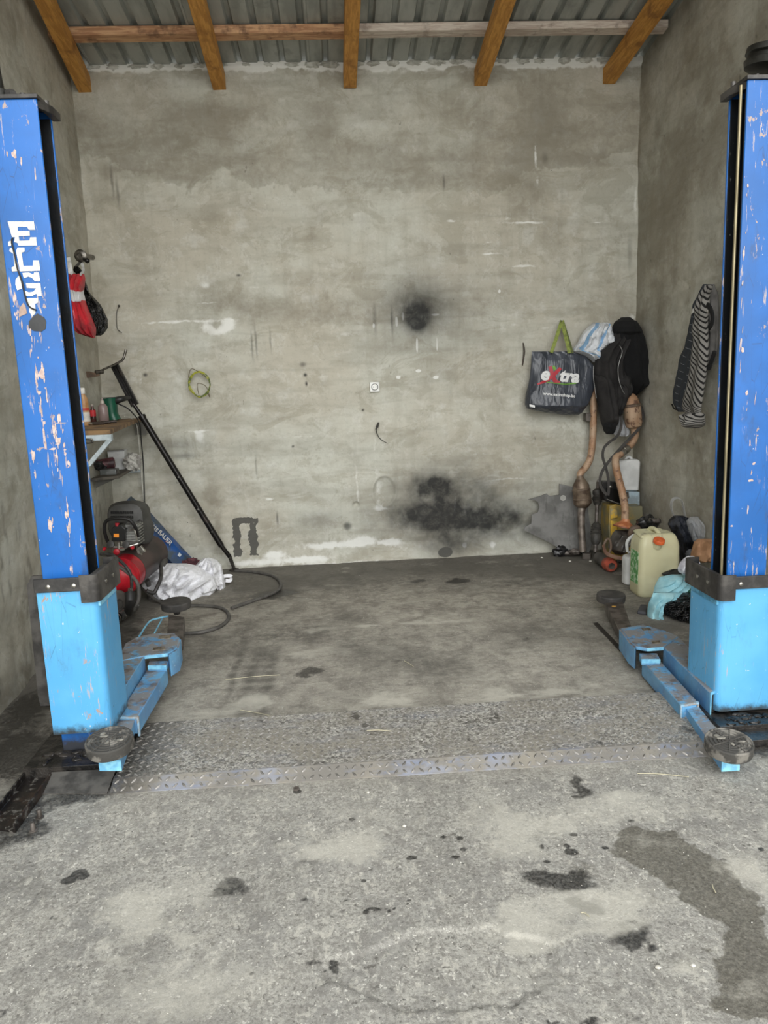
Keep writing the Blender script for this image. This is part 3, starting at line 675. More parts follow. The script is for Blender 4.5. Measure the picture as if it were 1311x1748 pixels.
    # arms ------------------------------------------------------------
    if side == 'L':
        zm, zh, za = .235, .13, .165
        armtop = [(180, 1194), (203, 1160), (200, 1128), (214, 1098), (247, 1119), (195, 1201)]
        head = [(200, 1128), (214, 1098), (232, 1088), (262, 1081), (298, 1081), (307, 1089), (301, 1106), (286, 1115), (247, 1119)]
        cheek = [(286, 1115), (301, 1106), (307, 1089), (309, 1092), (304, 1109), (289, 1118)]
        slv = [(200, 1224), (234, 1224), (286, 1140), (253, 1140)]; blk = [(252, 1136), (284, 1136), (287, 1128), (255, 1128)]
        inner = [(168, 1296), (206, 1296), (232, 1224), (204, 1224)]; zi = .15
        pad = (186, 1261, .225, .095); rear = [(284, 1092), (311, 1092), (315, 1052), (288, 1048)]; rpad = (300, 1026, .215, .098)
        slots = [[(272, 1085), (292, 1084), (291, 1089), (270, 1090)], [(260, 1110), (282, 1108), (282, 1104), (262, 1105)]]
    else:
        zm, zh, za = .155, .115, .095
        armtop = [(1228, 1173), (1192, 1120), (1158, 1086), (1132, 1104), (1160, 1131), (1212, 1182)]
        head = [(1158, 1086), (1140, 1078), (1098, 1066), (1060, 1072), (1078, 1096), (1086, 1103), (1105, 1106), (1132, 1104)]
        cheek = [(1078, 1096), (1086, 1103), (1084, 1106), (1074, 1098), (1057, 1074), (1060, 1072)]
        slv = [(1164, 1204), (1192, 1199), (1126, 1127), (1095, 1127)]; blk = [(1095, 1125), (1127, 1125), (1122, 1115), (1091, 1115)]
        inner = [(1232, 1297), (1263, 1295), (1188, 1200), (1167, 1203)]; zi = .075
        pad = (1245, 1264, .135, .093); rear = [(1057, 1075), (1079, 1072), (1063, 1027), (1033, 1028)]; rpad = (1043, 1014, .125, .095)
        slots = [[(1095, 1072), (1108, 1071), (1112, 1075), (1098, 1076)], [(1112, 1094), (1126, 1093), (1128, 1098), (1114, 1098)]]
    P = lambda pts, z: [at(x, y, Z=z) for x, y in pts]
    A = part('swing_arm', MB().prism(P(armtop, zm), (0, 0, -zh)), M_arm, R, bevel=.006)
    # open hooked front end of the channel
    f0, f1 = (P([armtop[0]], zm)[0], P([armtop[-1]], zm)[0])
    dv = (P([armtop[1]], zm)[0]-f0).normalized()*.02
    mb = MB(); th = (f1-f0).normalized()
    mb.prism([f0-dv*.6, f1-dv*.6, f1-dv*.6+Vector((0, 0, -zh)), f1-th*.012-dv*.6+Vector((0, 0, -zh)), f1-th*.012-dv*.6+Vector((0, 0, -.012)), f0-dv*.6+Vector((0, 0, -.012))], dv*.7)
    part('channel_lip', mb, M_cyan, A, bevel=.002)
    part('channel_mouth', MB().prism([f0+th*.004-dv*.1+Vector((0, 0, -.013)), f1-th*.013-dv*.1+Vector((0, 0, -.013)), f1-th*.013-dv*.1+Vector((0, 0, -zh+.002)), f0+th*.004-dv*.1+Vector((0, 0, -zh+.002))], dv*.2), mat('dark_channel_inside', '#2a2825', .8, scale=10), A)
    H = part('pivot_head', MB().prism(P(head, zm+.006), (0, 0, -.02)).prism(P(head, zm-.125+.03), (0, 0, -.014)), M_arm, R, bevel=.004)
    part('cheek_plate', MB().prism(P(cheek, zm), (0, 0, -.12)), M_arm, H, bevel=.002)
    for sl in slots: part('slot_plate', MB().prism(P(sl, zm+.009), (0, 0, -.006)), mat('rusty_slot_steel', '#8a8273', .6, .2, c2='#5b4f40', scale=40), H)
    part('edge_strip', MB().prism([p for p in P([head[-1], head[-2], head[-3]] if side == 'L' else [head[-1], head[-2], head[-3]], zm+.004)]+[p+Vector((0, -.006, 0)) for p in reversed(P([head[-1], head[-2], head[-3]], zm+.004))], (0, 0, -.017)), M_cyan, H)
    Sv = part('arm_sleeve', MB().prism(P(slv, za), (0, 0, -.085)), M_arm, R, bevel=.01)
    part('lock_block', MB().prism(P(blk, za+.03), (0, 0, -.035)), M_arm, Sv, bevel=.003)
    b0, b1 = P(blk[:2], za+.03); part('block_face', MB().prism([b0+Vector((0, -.003, 0)), b1+Vector((0, -.003, 0)), b1+Vector((0, -.003, -.022)), b0+Vector((0, -.003, -.022))], (0, .004, 0)), M_cyan, Sv)
    # collar at the sleeve mouth
    q0, q1 = P(slv[:2], za+.004); dd = (P([slv[3]], za)[0]-q0).normalized()*.016; e1 = (q1-q0).normalized()*.006
    mb = MB(); a0 = q0-e1; a1 = q1+e1; hh = Vector((0, 0, -.095)); i0 = q0+e1*.6; i1 = q1-e1*.6; tt = Vector((0, 0, -.010))
    mb.prism([a0+hh, a0, a1, a1+hh, i1+hh, i1+tt, i0+tt, i0+hh], dd)
    part('sleeve_collar', mb, mat('chipped_pale_collar', '#8fb5cc', .6, c2='#9a928a', scale=40), Sv, bevel=.003)
    part('extension_arm', MB().prism(P(inner, zi), (0, 0, -.052 if side == 'L' else -.048)), M_arm, R, bevel=.004)
    g0, g1 = P(inner[:2], zi); part('end_cap', MB().prism([g0+Vector((0, -.002, -.002)), g1+Vector((0, -.002, -.002)), g1+Vector((0, -.002, -.05)), g0+Vector((0, -.002, -.05))], (0, .003, 0)), M_cyan, R)
    part('rear_arm', MB().prism(P(rear, za), (0, 0, -.07)), M_armd, R, bevel=.01)
    # pads: ribbed rubber discs on short stems
    for (x, y, z, rr), nm, tl in ((pad, 'lift_pad', .13), (rpad, 'lift_pad', .05)):
        c = at(x, y, Z=z); ax = Vector((0, -tl, 1)).normalized()
        pr = [(.02, -.09), (.03, -.055), (rr*.75, -.052), (rr*.97, -.048), (rr, -.04), (rr, -.006), (rr*.97, 0)]
        for k in range(5): # concentric ribs
            a = rr*(.92-k*.17); pr += [(a, 0), (a-.003, -.004), (a-.008, -.004), (a-.010, 0)]
        pr += [(.006, 0)]
        if tl < .1: pr = pr[:7]+[(rr*.9, .001), (.01, .001)]
        pd = part(nm, MB().lathe(c, ax, pr, 40), M_padr if tl > .1 else M_pad2, R, smooth=.4)
        if tl < .1: continue
        mb = MB(); u = ax.orthogonal().normalized(); v = ax.cross(u)
        for k in range(4):
            a = k*PI/4+.3; d = u*math.cos(a)+v*math.sin(a); n_ = ax.cross(d)
            mb.prism([c-d*rr*.9-n_*.002+ax*.001, c+d*rr*.9-n_*.002+ax*.001, c+d*rr*.9+n_*.002+ax*.001, c-d*rr*.9+n_*.002+ax*.001], ax*-.003)
        part('groove', mb, M_padd, pd)
        rnd = random.Random(3)
        for k in range(4):
            mb = MB(); a = rnd.uniform(0, 6.28); q = rr*rnd.uniform(.2, .85); mb.blob(c+u*math.cos(a)*q+v*math.sin(a)*q, rnd.uniform(.006, .02), rnd.uniform(.006, .016), .003, .4, 6, k, 2)
            part('dried_mud', mb, mat('dry_mud', '#918d83', .95, scale=40), pd)
    if side == 'L':
        part('toe_guard', MB().tube([at(238, 1086, Z=.12), at(254, 1062, Z=.12), at(268, 1056, Z=.12), at(287, 1052, Z=.12)], .006, 8), M_cyan, R)
        part('toe_guard_brace', MB().tube([at(264, 1080, Z=.12), at(277, 1056, Z=.12)], .005, 8, 1), M_cyan, R)
    return R
RL = lift('L', 'left deep blue lift post with white lettering, beside the left wall')
# faded white decal letters down the left column
def letter(polys, mb):
    for P in polys: mb.prism([Vector(((at(x, y, Y=3.198)).x, 3.1985, at(x, y, Y=3.198).z)) for x, y in P], (0, -.0012, 0))
sc = lambda pts: [(x/8.742, 360+y/8.742) for x, y in pts]
decals = {'decal_letter_E': [[(115, 158), (505, 158), (525, 282), (430, 282), (405, 235), (262, 235), (268, 300), (440, 300), (447, 372), (280, 377), (290, 445), (440, 440), (450, 395), (540, 393), (552, 515), (280, 522), (262, 480), (210, 462), (225, 390), (180, 392)], [(122, 462), (160, 445), (175, 490), (160, 525), (125, 525)]],
          'decal_letter_L': [[(262, 548), (365, 548), (370, 605), (325, 625), (350, 822), (490, 820), (495, 738), (582, 738), (602, 893), (300, 905), (240, 600)], [(140, 600), (150, 552), (200, 560), (290, 900), (180, 905), (172, 845), (215, 825), (200, 640)]],
          'decal_letter_G': [[(335, 925), (430, 918), (500, 950), (510, 920), (582, 920), (598, 1045), (520, 1050), (480, 1000), (420, 980), (370, 1005), (350, 985)], [(285, 960), (320, 1080), (330, 1160), (258, 1185), (230, 1100), (235, 1020)], [(385, 1078), (603, 1078), (625, 1268), (560, 1268), (545, 1235), (480, 1270), (385, 1270), (372, 1190), (430, 1215), (500, 1205), (540, 1155), (400, 1150)]],
          'decal_letter_I': [[(395, 1303), (570, 1303), (572, 1365), (525, 1390), (530, 1530), (480, 1575), (440, 1510), (430, 1425)]]}
for k, (nm, pp) in enumerate(decals.items()):
    mb = MB(); letter([sc(p) for p in pp], mb)
    ob = part('decal_letter', mb, M_white, RL, label='white decal letter '+nm[-1], smooth=0)
mb = MB(); letter([sc([(480, 1590), (560, 1530), (660, 1590), (690, 1650), (680, 1760), (620, 1800), (500, 1790), (430, 1740), (430, 1650)])], mb)
part('grease_smear', mb, mat('dark_smear', '#3c3d3e', .6, scale=14), RL, smooth=0)
mb = MB(); letter([sc([(290, 1450), (350, 1370), (380, 1420), (405, 1530), (280, 1585)])], mb)
part('primer_patch', mb, mat('bare_primer', '#b39a8b', .7, scale=20), RL, smooth=0)
# loose black wire glued down the decals
part('taped_wire', MB().tube([at(a/8.742, 360+b/8.742, Y=3.193) for a, b in [(190, 400), (175, 470), (215, 640), (260, 860), (330, 1060), (370, 1250), (430, 1420), (540, 1480)]], .0035, 6), mat('sticky_black_wire', '#2b2a2c', .6), RL)
RR = lift('R', 'right deep blue lift post with chain wheel on top, beside the right wall')
M_chip = mat('exposed_pink_primer', '#d0bdb5', .7, c2='#b89f94', scale=60)
def chips(R, lines, yy, seed, x_in, x_out):
    """flaked paint: little ragged flecks strung along scrape lines on the front face"""
    rn = random.Random(seed); mb = MB()
    for (xa, ya, xb, yb), n_, wd in lines:
        for k in range(int(n_*.65)):
            q = rn.random(); x = xa+(xb-xa)*q+rn.gauss(0, wd*.8); y = ya+(yb-ya)*q
            c = at(x, y, Y=yy); L_ = abs(rn.gauss(.006, .014))+.003; w = abs(rn.gauss(.0008, .0016))+.0007
            if rn.random() < .12: w *= 4
            P = []; m = 9; ph = rn.random()*9
            if not (min(x_in, x_out)+.012 < c.x < max(x_in, x_out)-.012): continue
            for j in range(m):
                a = 2*PI*j/m; rr_ = rn.uniform(.5, 1.15); P.append(c+Vector((math.cos(a)*w*rr_+math.sin(a)*L_*.05, 0, math.sin(a)*L_*rr_)))
            e_ = rn.uniform(.0002, .0016); mb.prism([Vector((p_.x, yy, p_.z)) for p_ in P], (0, -e_, 0))
    part('paint_chips', mb, M_chip, R, smooth=0, label='pinkish chips and scrapes in the blue paint')['kind'] = 'stuff'
chips(RL, [((48, 560, 62, 640), 26, 5), ((70, 600, 80, 690), 14, 2), ((62, 640, 84, 800), 60, 2), ((88, 700, 100, 770), 45, 3), ((90, 760, 105, 820), 30, 3), ((98, 700, 112, 760), 16, 1), ((108, 760, 118, 800), 18, 2), ((112, 860, 120, 930), 28, 2), ((136, 830, 142, 930), 26, 1), ((86, 880, 90, 905), 12, 2), ((22, 500, 34, 560), 26, 4), ((56, 770, 60, 815), 12, 1), ((118, 960, 124, 976), 12, 3), ((10, 260, 60, 300), 8, 5), ((60, 500, 80, 620), 12, 6)], 3.1993, 4, -1.093, -1.285)
chips(RR, [((1262, 540, 1255, 600), 20, 2), ((1268, 560, 1262, 640), 14, 3), ((1250, 860, 1246, 950), 16, 1), ((1275, 600, 1290, 900), 14, 9), ((1277, 300, 1262, 560), 22, 1)], 3.1993, 7, 1.713, 1.895)

# left base: greasy anchor plate, front channel, bolts
mb = MB().box(-1.40, -1.02, 3.05, 3.46, 0, .055)
for k in range(26): mb.blob((random.uniform(-1.38, -1.04), random.uniform(3.08, 3.2), .055), random.uniform(.01, .03), random.uniform(.01, .025), .01, .5, 8, k, 2)
part('base_plate', mb, M_oilb, RL, bevel=.004, label='oily black base plate')
mb = MB().box(1.62, 2.02, 3.03, 3.45, 0, .05).box(1.68, 2.1, 2.93, 3.03, 0, .03)
for k in range(20): mb.blob((random.uniform(1.68, 1.95), random.uniform(3.04, 3.14), .05), random.uniform(.01, .03), random.uniform(.01, .02), .008, .5, 8, k+40, 2)
part('base_plate', mb, M_oilb, RR, bevel=.004, label='oily black base plate')
t = NT('rusty_oily_channel'); c = t.mix(t.step(t.noise(t.pos, 7, 5, .7), .45, .6), srgb('#211d1b'), srgb('#3a2c24')); M_chan = t.out(t.mix(t.step(t.noise(t.pos, 22, 5, .7), .54, .62), c, srgb('#6f6b65')), .28, .2)  # grey patches in the colour stand for highlights on the steel
mb = MB().prism([(-1.40, 2.70, 0), (-1.275, 2.66, 0), (-1.275, 2.66, .04), (-1.283, 2.66, .04), (-1.283, 2.66, .012), (-1.392, 2.70, .012), (-1.392, 2.70, .04), (-1.40, 2.70, .04)], (0.0, .37, 0))
ch = single('steel_channel', mb, M_chan, 'oil stained steel channel on the floor before the left lift post', 'channel', bevel=.002)
for x, y, nm in ((57, 1418, 'front'), (68, 1396, 'rear')):
    c = at(x, y, Z=0)
    single('anchor_bolt', MB().lathe(c, (0, 0, 1), [(.016, 0), (.016, .004), (.009, .005), (.009, .03), (.007, .034)], 12), M_armd, 'short steel anchor bolt beside the floor channel, the %s one' % nm, 'bolt', 'anchor bolts beside the floor channel')

# ------------------------------------------------------------------ chequer plate ramp between the posts
def plate_mat():
    t = NT('dusty_chequer_plate'); p = t.pos
    n = t.noise(t.vec(p, (1, 1.2, 1)), 70, 7, .8, .4); b = t.noise(p, 3, 6, .7)
    c = t.mix(t.step(b, .4, .6), srgb('#86827b'), srgb('#989286'))
    y = t.xyz(p)[1]; flat = t.step(y, 2.955, 2.975)
    m = t.mix(t.step(n, .40, .62), srgb('#57534d'), srgb('#dcd9cf'))
    c = t.mix(t.math('MULTIPLY', flat, t.step(b, .40, .58, 1.0, .3)), c, m)
    ro = t.mix(t.step(t.noise(p, 4, 4, .6), .5, .62), c, srgb('#9a9ca4'))
    c = t.mix(flat, ro, c)
    c = t.mix(t.math('MULTIPLY', t.step(t.noise(t.vec(p, (1, 3, 1), (2.2, 0, 0)), 2.6, 6, .75), .48, .66), t.math('SUBTRACT', .5, t.math('MULTIPLY', flat, .36))), c, srgb('#7f92b8'))  # bluish sheen painted on the ramp, faint on the flat top
    o = t.step(t.noise(t.vec(p, loc=(1, 3, 0)), 4.2, 5, .7), .58, .68)
    c = t.mix(t.math('MULTIPLY', o, t.math('MULTIPLY', flat, .8)), c, srgb('#35322e'))
    x = t.xyz(p)[0]; lx = t.step(x, -1.0, -.72, .9, 0)
    c = t.mix(t.math('MULTIPLY', lx, t.step(n, .3, .6, 1, .7)), c, srgb('#2b2926'))
    t.bump(n, .5, .006); return t.out(c, .55, .15)
M_plate = plate_mat()
mb = MB(); zt = .034
def corner(u, v): # u across 0..1, v 0 front..1 back
    a = Vector((-1.0, 2.895, 0)).lerp(Vector((1.66, 2.875, 0)), u); b = Vector((-.99, 3.475, 0)).lerp(Vector((1.66, 3.465, 0)), u); return a.lerp(b, v)
vf = .12
for z, v in ((0, 0), (.004, 0), (zt, vf), (zt, 1.0), (0, 1.0)):
    for k in range(41):
        p = corner(k/40, v); p.z = z; mb.v.append(p)
for j in range(4):
    for k in range(40): mb.f.append((j*41+k, j*41+k+1, (j+1)*41+k+1, (j+1)*41+k))
mb.f.append(tuple(range(41))+tuple(reversed([164+k for k in range(41)])))
mb.f.append((0, 41, 82, 123, 164)); mb.f.append((40, 81, 122, 163, 204))
pr = root('chequer_plate', (0.33, 3.17, 0), 'dusty steel chequer plate ramp lying between the two lift posts', 'floor plate')
part('plate', mb, M_plate, pr, smooth=0)
mb = MB(); rnd = random.Random(2)
def lug(c, d, n, L, wd, h):
    s_ = d.cross(n).normalized()*wd; o = len(mb.v)
    for a, w in ((-1, 0), (-.5, .8), (0, 1), (.5, .8), (1, 0)):
        mb.v.append(c+d*L*a+s_*w); mb.v.append(c+d*L*a-s_*w)
    mb.v.append(c+d*L*-.45+n*h); mb.v.append(c+n*h*1.1); mb.v.append(c+d*L*.45+n*h)
    for i in range(4):
        t0 = o+10+(0 if i < 2 else 2) if i != 1 and i != 2 else o+11
        a, b = (o+2*i, o+2*i+2)
        mb.f.append((a, b, t0)); mb.f.append((o+2*i+3, o+2*i+1, t0))
    mb.f.append((o+2, o+10, o+11)); mb.f.append((o+10, o+3, o+11)); mb.f.append((o+6, o+11, o+12)); mb.f.append((o+11, o+7, o+12))
for i in range(76):
    for j in range(17):
        u = (i+.5)/76; v = (j+.5)/17
        c = corner(u, v); par = (i+j) % 2
        if v < vf: c.z = .004+(zt-.004)*v/vf; n = Vector((0, -.4, 1)).normalized(); d = Vector((.62 if par else -.62, .78, .3)).normalized()
        else: c.z = zt; n = Vector((0, 0, 1)); d = Vector((.7 if par else -.7, .72, 0)).normalized()
        lug(c, d, n, .0155, .0055, .0036 if v >= vf else .0042)
part('tread_lugs', mb, mat('worn_lug_steel', '#a29e98', .42, .3, c2='#6b6862', scale=26, bump=.2), pr, smooth=1.2, fix=False)['kind'] = 'stuff'
single('floor_strip', MB().prism([(-1.28, 2.93, 0), (-1.01, 2.90, 0), (-1.01, 3.04, .03), (-1.28, 3.045, .03), (-1.28, 3.045, 0.0), (-1.01, 3.04, 0.0)][:4], (0, 0, .006)), mat('dusty_dark_steel', '#5b5853', .85, 0, c2='#3b3936', scale=12), 'dark sloped steel strip before the left post base, left of the chequer plate', 'floor strip')

# ------------------------------------------------------------------ left side of the back wall
M_pole = mat('black_enamelled_pole', '#1d1b1a', .3, .4, c2='#39322e', scale=12, bump=.2, lo=.55, hi=.7)
foot = at(402, 972, Z=.0); foot.y = 6.54; A = at(392, 950, Y=6.52); B = at(243, 712, Y=6.38); Tt = at(195, 622, Y=6.42)
R = root('support_pole', foot, 'long black telescopic support pole leaning in the back left corner', 'support pole')
part('outer_tube', MB().tube([at(378, 932, Y=6.50), B], [.026, .026], 18, 1), M_pole, R)
part('collar', MB().cyl(B+(Tt-B).normalized()*-.01, B+(Tt-B).normalized()*.015, .031), M_pole, R)
part('inner_tube', MB().tube([B, at(228, 690, Y=6.39)], .016, 14, 1), M_pole, R)
d = (Tt-B).normalized(); q = at(232, 697, Y=6.53)
mb = MB(); up_ = Vector((0, 1, 0)); sd = d.cross(up_).normalized(); c0 = at(231, 692, Y=6.39)
for dx, w in ((-.022, .010), (.0, .007), (.022, .010)):
    mb.prism([c0+sd*(dx-w), c0+sd*(dx+w), Tt+sd*(dx+w), Tt+sd*(dx-w)], (0, -.022 if dx else -.008, 0))
mb.prism([c0+sd*-.03, c0+sd*.03, Tt+sd*.03, Tt+sd*-.03], (0, .02, 0))
part('ribbed_head_bar', mb, M_pole, R, bevel=.003)
M_gun = mat('oily_bright_steel', '#77736c', .3, .8, c2='#4b4843', scale=30)
cr = part('crank', MB().tube([at(165, 636, Y=6.2), at(185, 627, Y=6.3), at(200, 620, Y=6.39), at(210, 613, Y=6.40), at(215, 597, Y=6.42)], [.009, .009, .009, .010, .011], 10), M_gun, R)
part('crank_grip', MB().cyl(at(163, 636, Y=6.2), at(176, 634, Y=6.24), .018, 14), M_gun, cr)
part('lower_tube', MB().tube([A, at(378, 932, Y=6.50)], [.019, .019], 14, 1), M_pole, R)
part('foot', MB().tube([A, foot+Vector((0, 0, .03))], [.018, .014], 12, 1).blob(foot+Vector((0, 0, .018)), .045, .03, .017, .3, 6, 1, 2), M_gun, R)
for k, tt_ in enumerate((.12, .3, .55)):
    c = at(378, 932, Y=6.50).lerp(B, tt_); part('pin_hole', MB().cyl(c+Vector((0, -.0265, 0)), c+Vector((0, -.02, 0)), .006, 10), M_chrome, R)

# coil of cable
mb = MB(); pts = []
cc = at(341, 656, Y=6.60)
for k in range(60):
    a = k/60*2*PI*4; r1 = .082+.012*math.sin(k*.9)*.5; pts.append(cc+Vector((math.cos(a)*r1+.004*math.sin(k*1.3), -.01-.012*math.sin(k*.37)**2, math.sin(a)*.105+.006*math.cos(k*.7))))
M_yel = mat('yellow_green_cable', '#a3a336', .5, c2='#5e6b3e', scale=30, lo=.45, hi=.55)
R = root('cable_coil', cc, 'small coil of yellow green cable hung on the back wall', 'cable')
part('loops', MB().tube(pts, .0042, 6, 3), M_yel, R)
part('loose_end', MB().tube([at(330, 640, Y=6.6), at(322, 645, Y=6.6), at(326, 630, Y=6.59), at(338, 634, Y=6.58), at(352, 645, Y=6.58)], .003, 6).tube([at(355, 672, Y=6.6), at(358, 678, Y=6.6), at(352, 660, Y=6.585), at(337, 655, Y=6.585), at(340, 676, Y=6.59)], .003, 6), mat('brown_core_wire', '#6a5f45', .5), R)

# wall socket
c = at(639.5, 660.5, Y=6.63)
R = root('wall_socket', c, 'white round-faced wall socket in the middle of the back wall', 'socket')
part('frame', MB().box(c.x-.043, c.x+.043, 6.618, 6.65, c.z-.043, c.z+.043), mat('white_socket_plastic', '#e8e8e3', .4, scale=20, c2='#d5d5cf'), R, bevel=.006)
part('well', MB().lathe((c.x, 6.6175, c.z), (0, -1, 0), [(.030, 0), (.030, .003), (.026, .003), (.025, .0005)], 28), mat('socket_shadow_ring', '#3a3a3a', .5), R)
part('face', MB().cyl((c.x, 6.617, c.z), (c.x, 6.612, c.z), .024, 24), mat('white_socket_plastic', '#e8e8e3'), R)
for s_ in (-1, 1):
    part('pin_hole', MB().cyl((c.x+s_*.010, 6.6125, c.z), (c.x+s_*.010, 6.611, c.z), .0045, 12), mat('socket_hole', '#1b1b1b', .6), R)
    part('earth_clip', MB().box(c.x-.004, c.x+.004, 6.607, 6.614, c.z+s_*.022-.003, c.z+s_*.022+.003), M_chrome, R)
# cut cable stub and small hooks on the wall
single('cable_stub', MB().tube([at(646, 722, Y=6.64), at(644, 728, Y=6.6), at(642, 735, Y=6.6), at(648, 748, Y=6.62), at(660, 756, Y=6.64)], [.008, .012, .005, .003, .002], 8), mat('dark_stub', '#3a3834', .6), 'cut dark cable stub poking from the back wall under the socket', 'cable')
single('hanging_string', MB().tube([at(203, 523, Y=6.60), at(199, 535, Y=6.62), at(200, 560, Y=6.62), at(208, 568, Y=6.62)], .003, 6).blob(at(203, 522, Y=6.62), .009, .02, .009, .2), mat('dark_stub', '#3a3834', .6), 'thin dark string on a nail, left part of the back wall', 'string')
single('wall_strip', MB().tube([at(893, 585, Y=6.625), at(895, 600, Y=6.62), at(892, 624, Y=6.625)], [.004, .008, .005], 6, 4), mat('dark_rust_strip', '#4a4036', .7), 'thin rusty strip sticking to the wall left of the printed bag', 'strip')

# ------------------------------------------------------------------ shelves on the left wall
M_shelf = mat('stained_brown_board', '#8a6d4a', .7, c2='#5c4632', scale=9, bump=.3)
M_shg = mat('greasy_dark_board', '#5b564d', .7, c2='#3c3833', scale=9, bump=.3)
M_brk = mat('pale_blue_grey_bracket', '#b9c3c6', .5, c2='#98a3a6', scale=14)
zs1 = at(240, 714, Y=6.55).z
f = at(196, 733, Z=zs1); b = at(240, 714, Y=6.55)
plan = [(lwall(5.3)+.03, f.y-.04), (f.x-.02, f.y-.03), (b.x, b.y-.1), (b.x+.01, 6.61), (lwall(6.6)+.04, 6.61)]
R = root('wall_shelf', (-1.9, 6.0, zs1), 'upper brown board shelf on pale brackets in the left corner', 'shelf', 'shelves in the left corner')
part('board', MB().prism([(x, y, zs1) for x, y in plan], (0, 0, -.028)), M_shelf, R, bevel=.002)
yb_ = f.y-.02; xr_ = f.x
xw = lwall(yb_)+.0
part('bracket', MB().box(xw+.01, xr_-.015, yb_-.02, yb_+.02, zs1-.065, zs1-.028).prism([Vector((xr_-.05, yb_-.02, zs1-.065)), Vector((xr_-.012, yb_-.02, zs1-.065)), Vector((xw+.04, yb_-.02, zs1-.50)), Vector((xw+.005, yb_-.02, zs1-.50))], (0, .03, 0)), M_brk, R, bevel=.003)
part('wall_plate', MB().box(b.x-.06, b.x+.03, 6.57, 6.62, zs1-.14, zs1-.02), mat('grey_bracket_plate', '#78766f', .6, .2), R)
part('hook_rod', MB().tube([(xw+.05, yb_-.035, zs1-.052), (xr_-.16, yb_-.035, zs1-.052), (xr_-.13, yb_-.035, zs1-.062), (xr_-.16, yb_-.035, zs1-.075), (xw+.05, yb_-.035, zs1-.075)], .006, 8), M_gun, R)
zs2 = .955
q0 = at(203, 812, Z=zs2); q1 = at(240, 795, Z=zs2)
plan = [(lwall(5.8)+.03, q0.y-.12), (q0.x, q0.y), (q1.x-.03, 6.5), (q1.x-.02, 6.61), (lwall(6.6)+.04, 6.61)]
R = root('wall_shelf', (-1.9, 6.2, zs2), 'lower greasy dark board shelf in the left corner', 'shelf', 'shelves in the left corner')
part('board', MB().prism([(x, y, zs2) for x, y in plan], (0, 0, -.022)), M_shg, R, bevel=.002)
part('support_bar', MB().box(lwall(6.6)+.05, q1.x+.03, 6.575, 6.615, zs2-.045, zs2-.02), M_brk, R, bevel=.002)
part('bracket', MB().prism([Vector((lwall(6)+.03, 6.0, zs2-.02)), Vector((q0.x-.02, 6.05, zs2-.02)), Vector((lwall(6)+.03, 6.0, zs2-.09))], (0, .03, 0)), mat('dark_bracket', '#4f4e48', .6, .3), R)

# things standing on the upper shelf
def on1(x, z=None): # a point on the shelf top seen at pixel column x
    return z
def bottle(name, x, y, h, r, prof, m, label, cat, cap=None, capm=None, extra=None, Z=zs1, group=None):
    c = y
    R = root(name, c, label, cat, group)
    part('body', MB().lathe(c, (0, 0, 1), [(a*r, b_*h) for a, b_ in prof], 24), m, R, smooth=.8)
    if cap: part('cap', MB().lathe(c, (0, 0, 1), [(a*r, b_*h) for a, b_ in cap], 18), capm, R)
    if extra:
        for nm, (za_, zb_, rr), mm in extra: part(nm, MB().lathe(c, (0, 0, 1), [(rr*r-.001, za_*h), (rr*r+.0012, za_*h), (rr*r+.0012, zb_*h), (rr*r-.001, zb_*h)], 24), mm, R)
    return R
std = [(.85, 0), (1, .03), (1, .62), (.9, .72), (.4, .82), (.36, .9)]
def shelfpt(x, Y): q = at(x, 720, Y=Y); return Vector((q.x, Y, zs1))
def bottle2(name, x, Y, *a, **k):
    q = shelfpt(x, Y); return bottle(name, None, q, *a, **k)
bottle2('spray_can', 146, 5.62, .27, .034, std, mat('orange_brown_bottle', '#b08a62', .35, c2='#a0703f', scale=18), 'white capped orange brown bottle by the lift post, on the upper shelf', 'bottle',
       [(.5, .84), (.55, .85), (.55, .98), (.3, 1)], mat('white_cap', '#dcdad2', .4), [('paper_band', (.1, .35, 1), mat('paper_label', '#d8d3c8', .7)), ('red_band', (.40, .46, 1), mat('red_label', '#b4372f', .5))])
bottle2('small_bottle', 160, 6.0, .145, .022, [(.9, 0), (1, .05), (1, .62), (.5, .76), (.45, .9)], mat('dark_red_liquid_bottle', '#4e2a24', .2, c2='#2d1a17', scale=18), 'small bottle with red band and dark liquid on the upper shelf', 'bottle',
       [(.5, .88), (.5, 1), (.3, 1.01)], mat('pale_clear_cap', '#a9a095', .3), [('red_band', (.35, .68, 1), mat('bright_red_label', '#c22f35', .4))])
bottle2('oil_bottle', 178, 5.98, .19, .037, [(.85, 0), (1, .04), (1, .5), (.9, .66), (.45, .76), (.3, .8), (.18, .95), (.1, 1)], mat('smoky_translucent_plastic', '#9d8a86', .3, c2='#8a7672', scale=8, trans=.3), 'translucent brown bottle with pointed nozzle before the green power tool', 'bottle',
       [(.42, .76), (.42, .84), (.2, .9)], mat('pale_clear_cap', '#a9a095', .3))
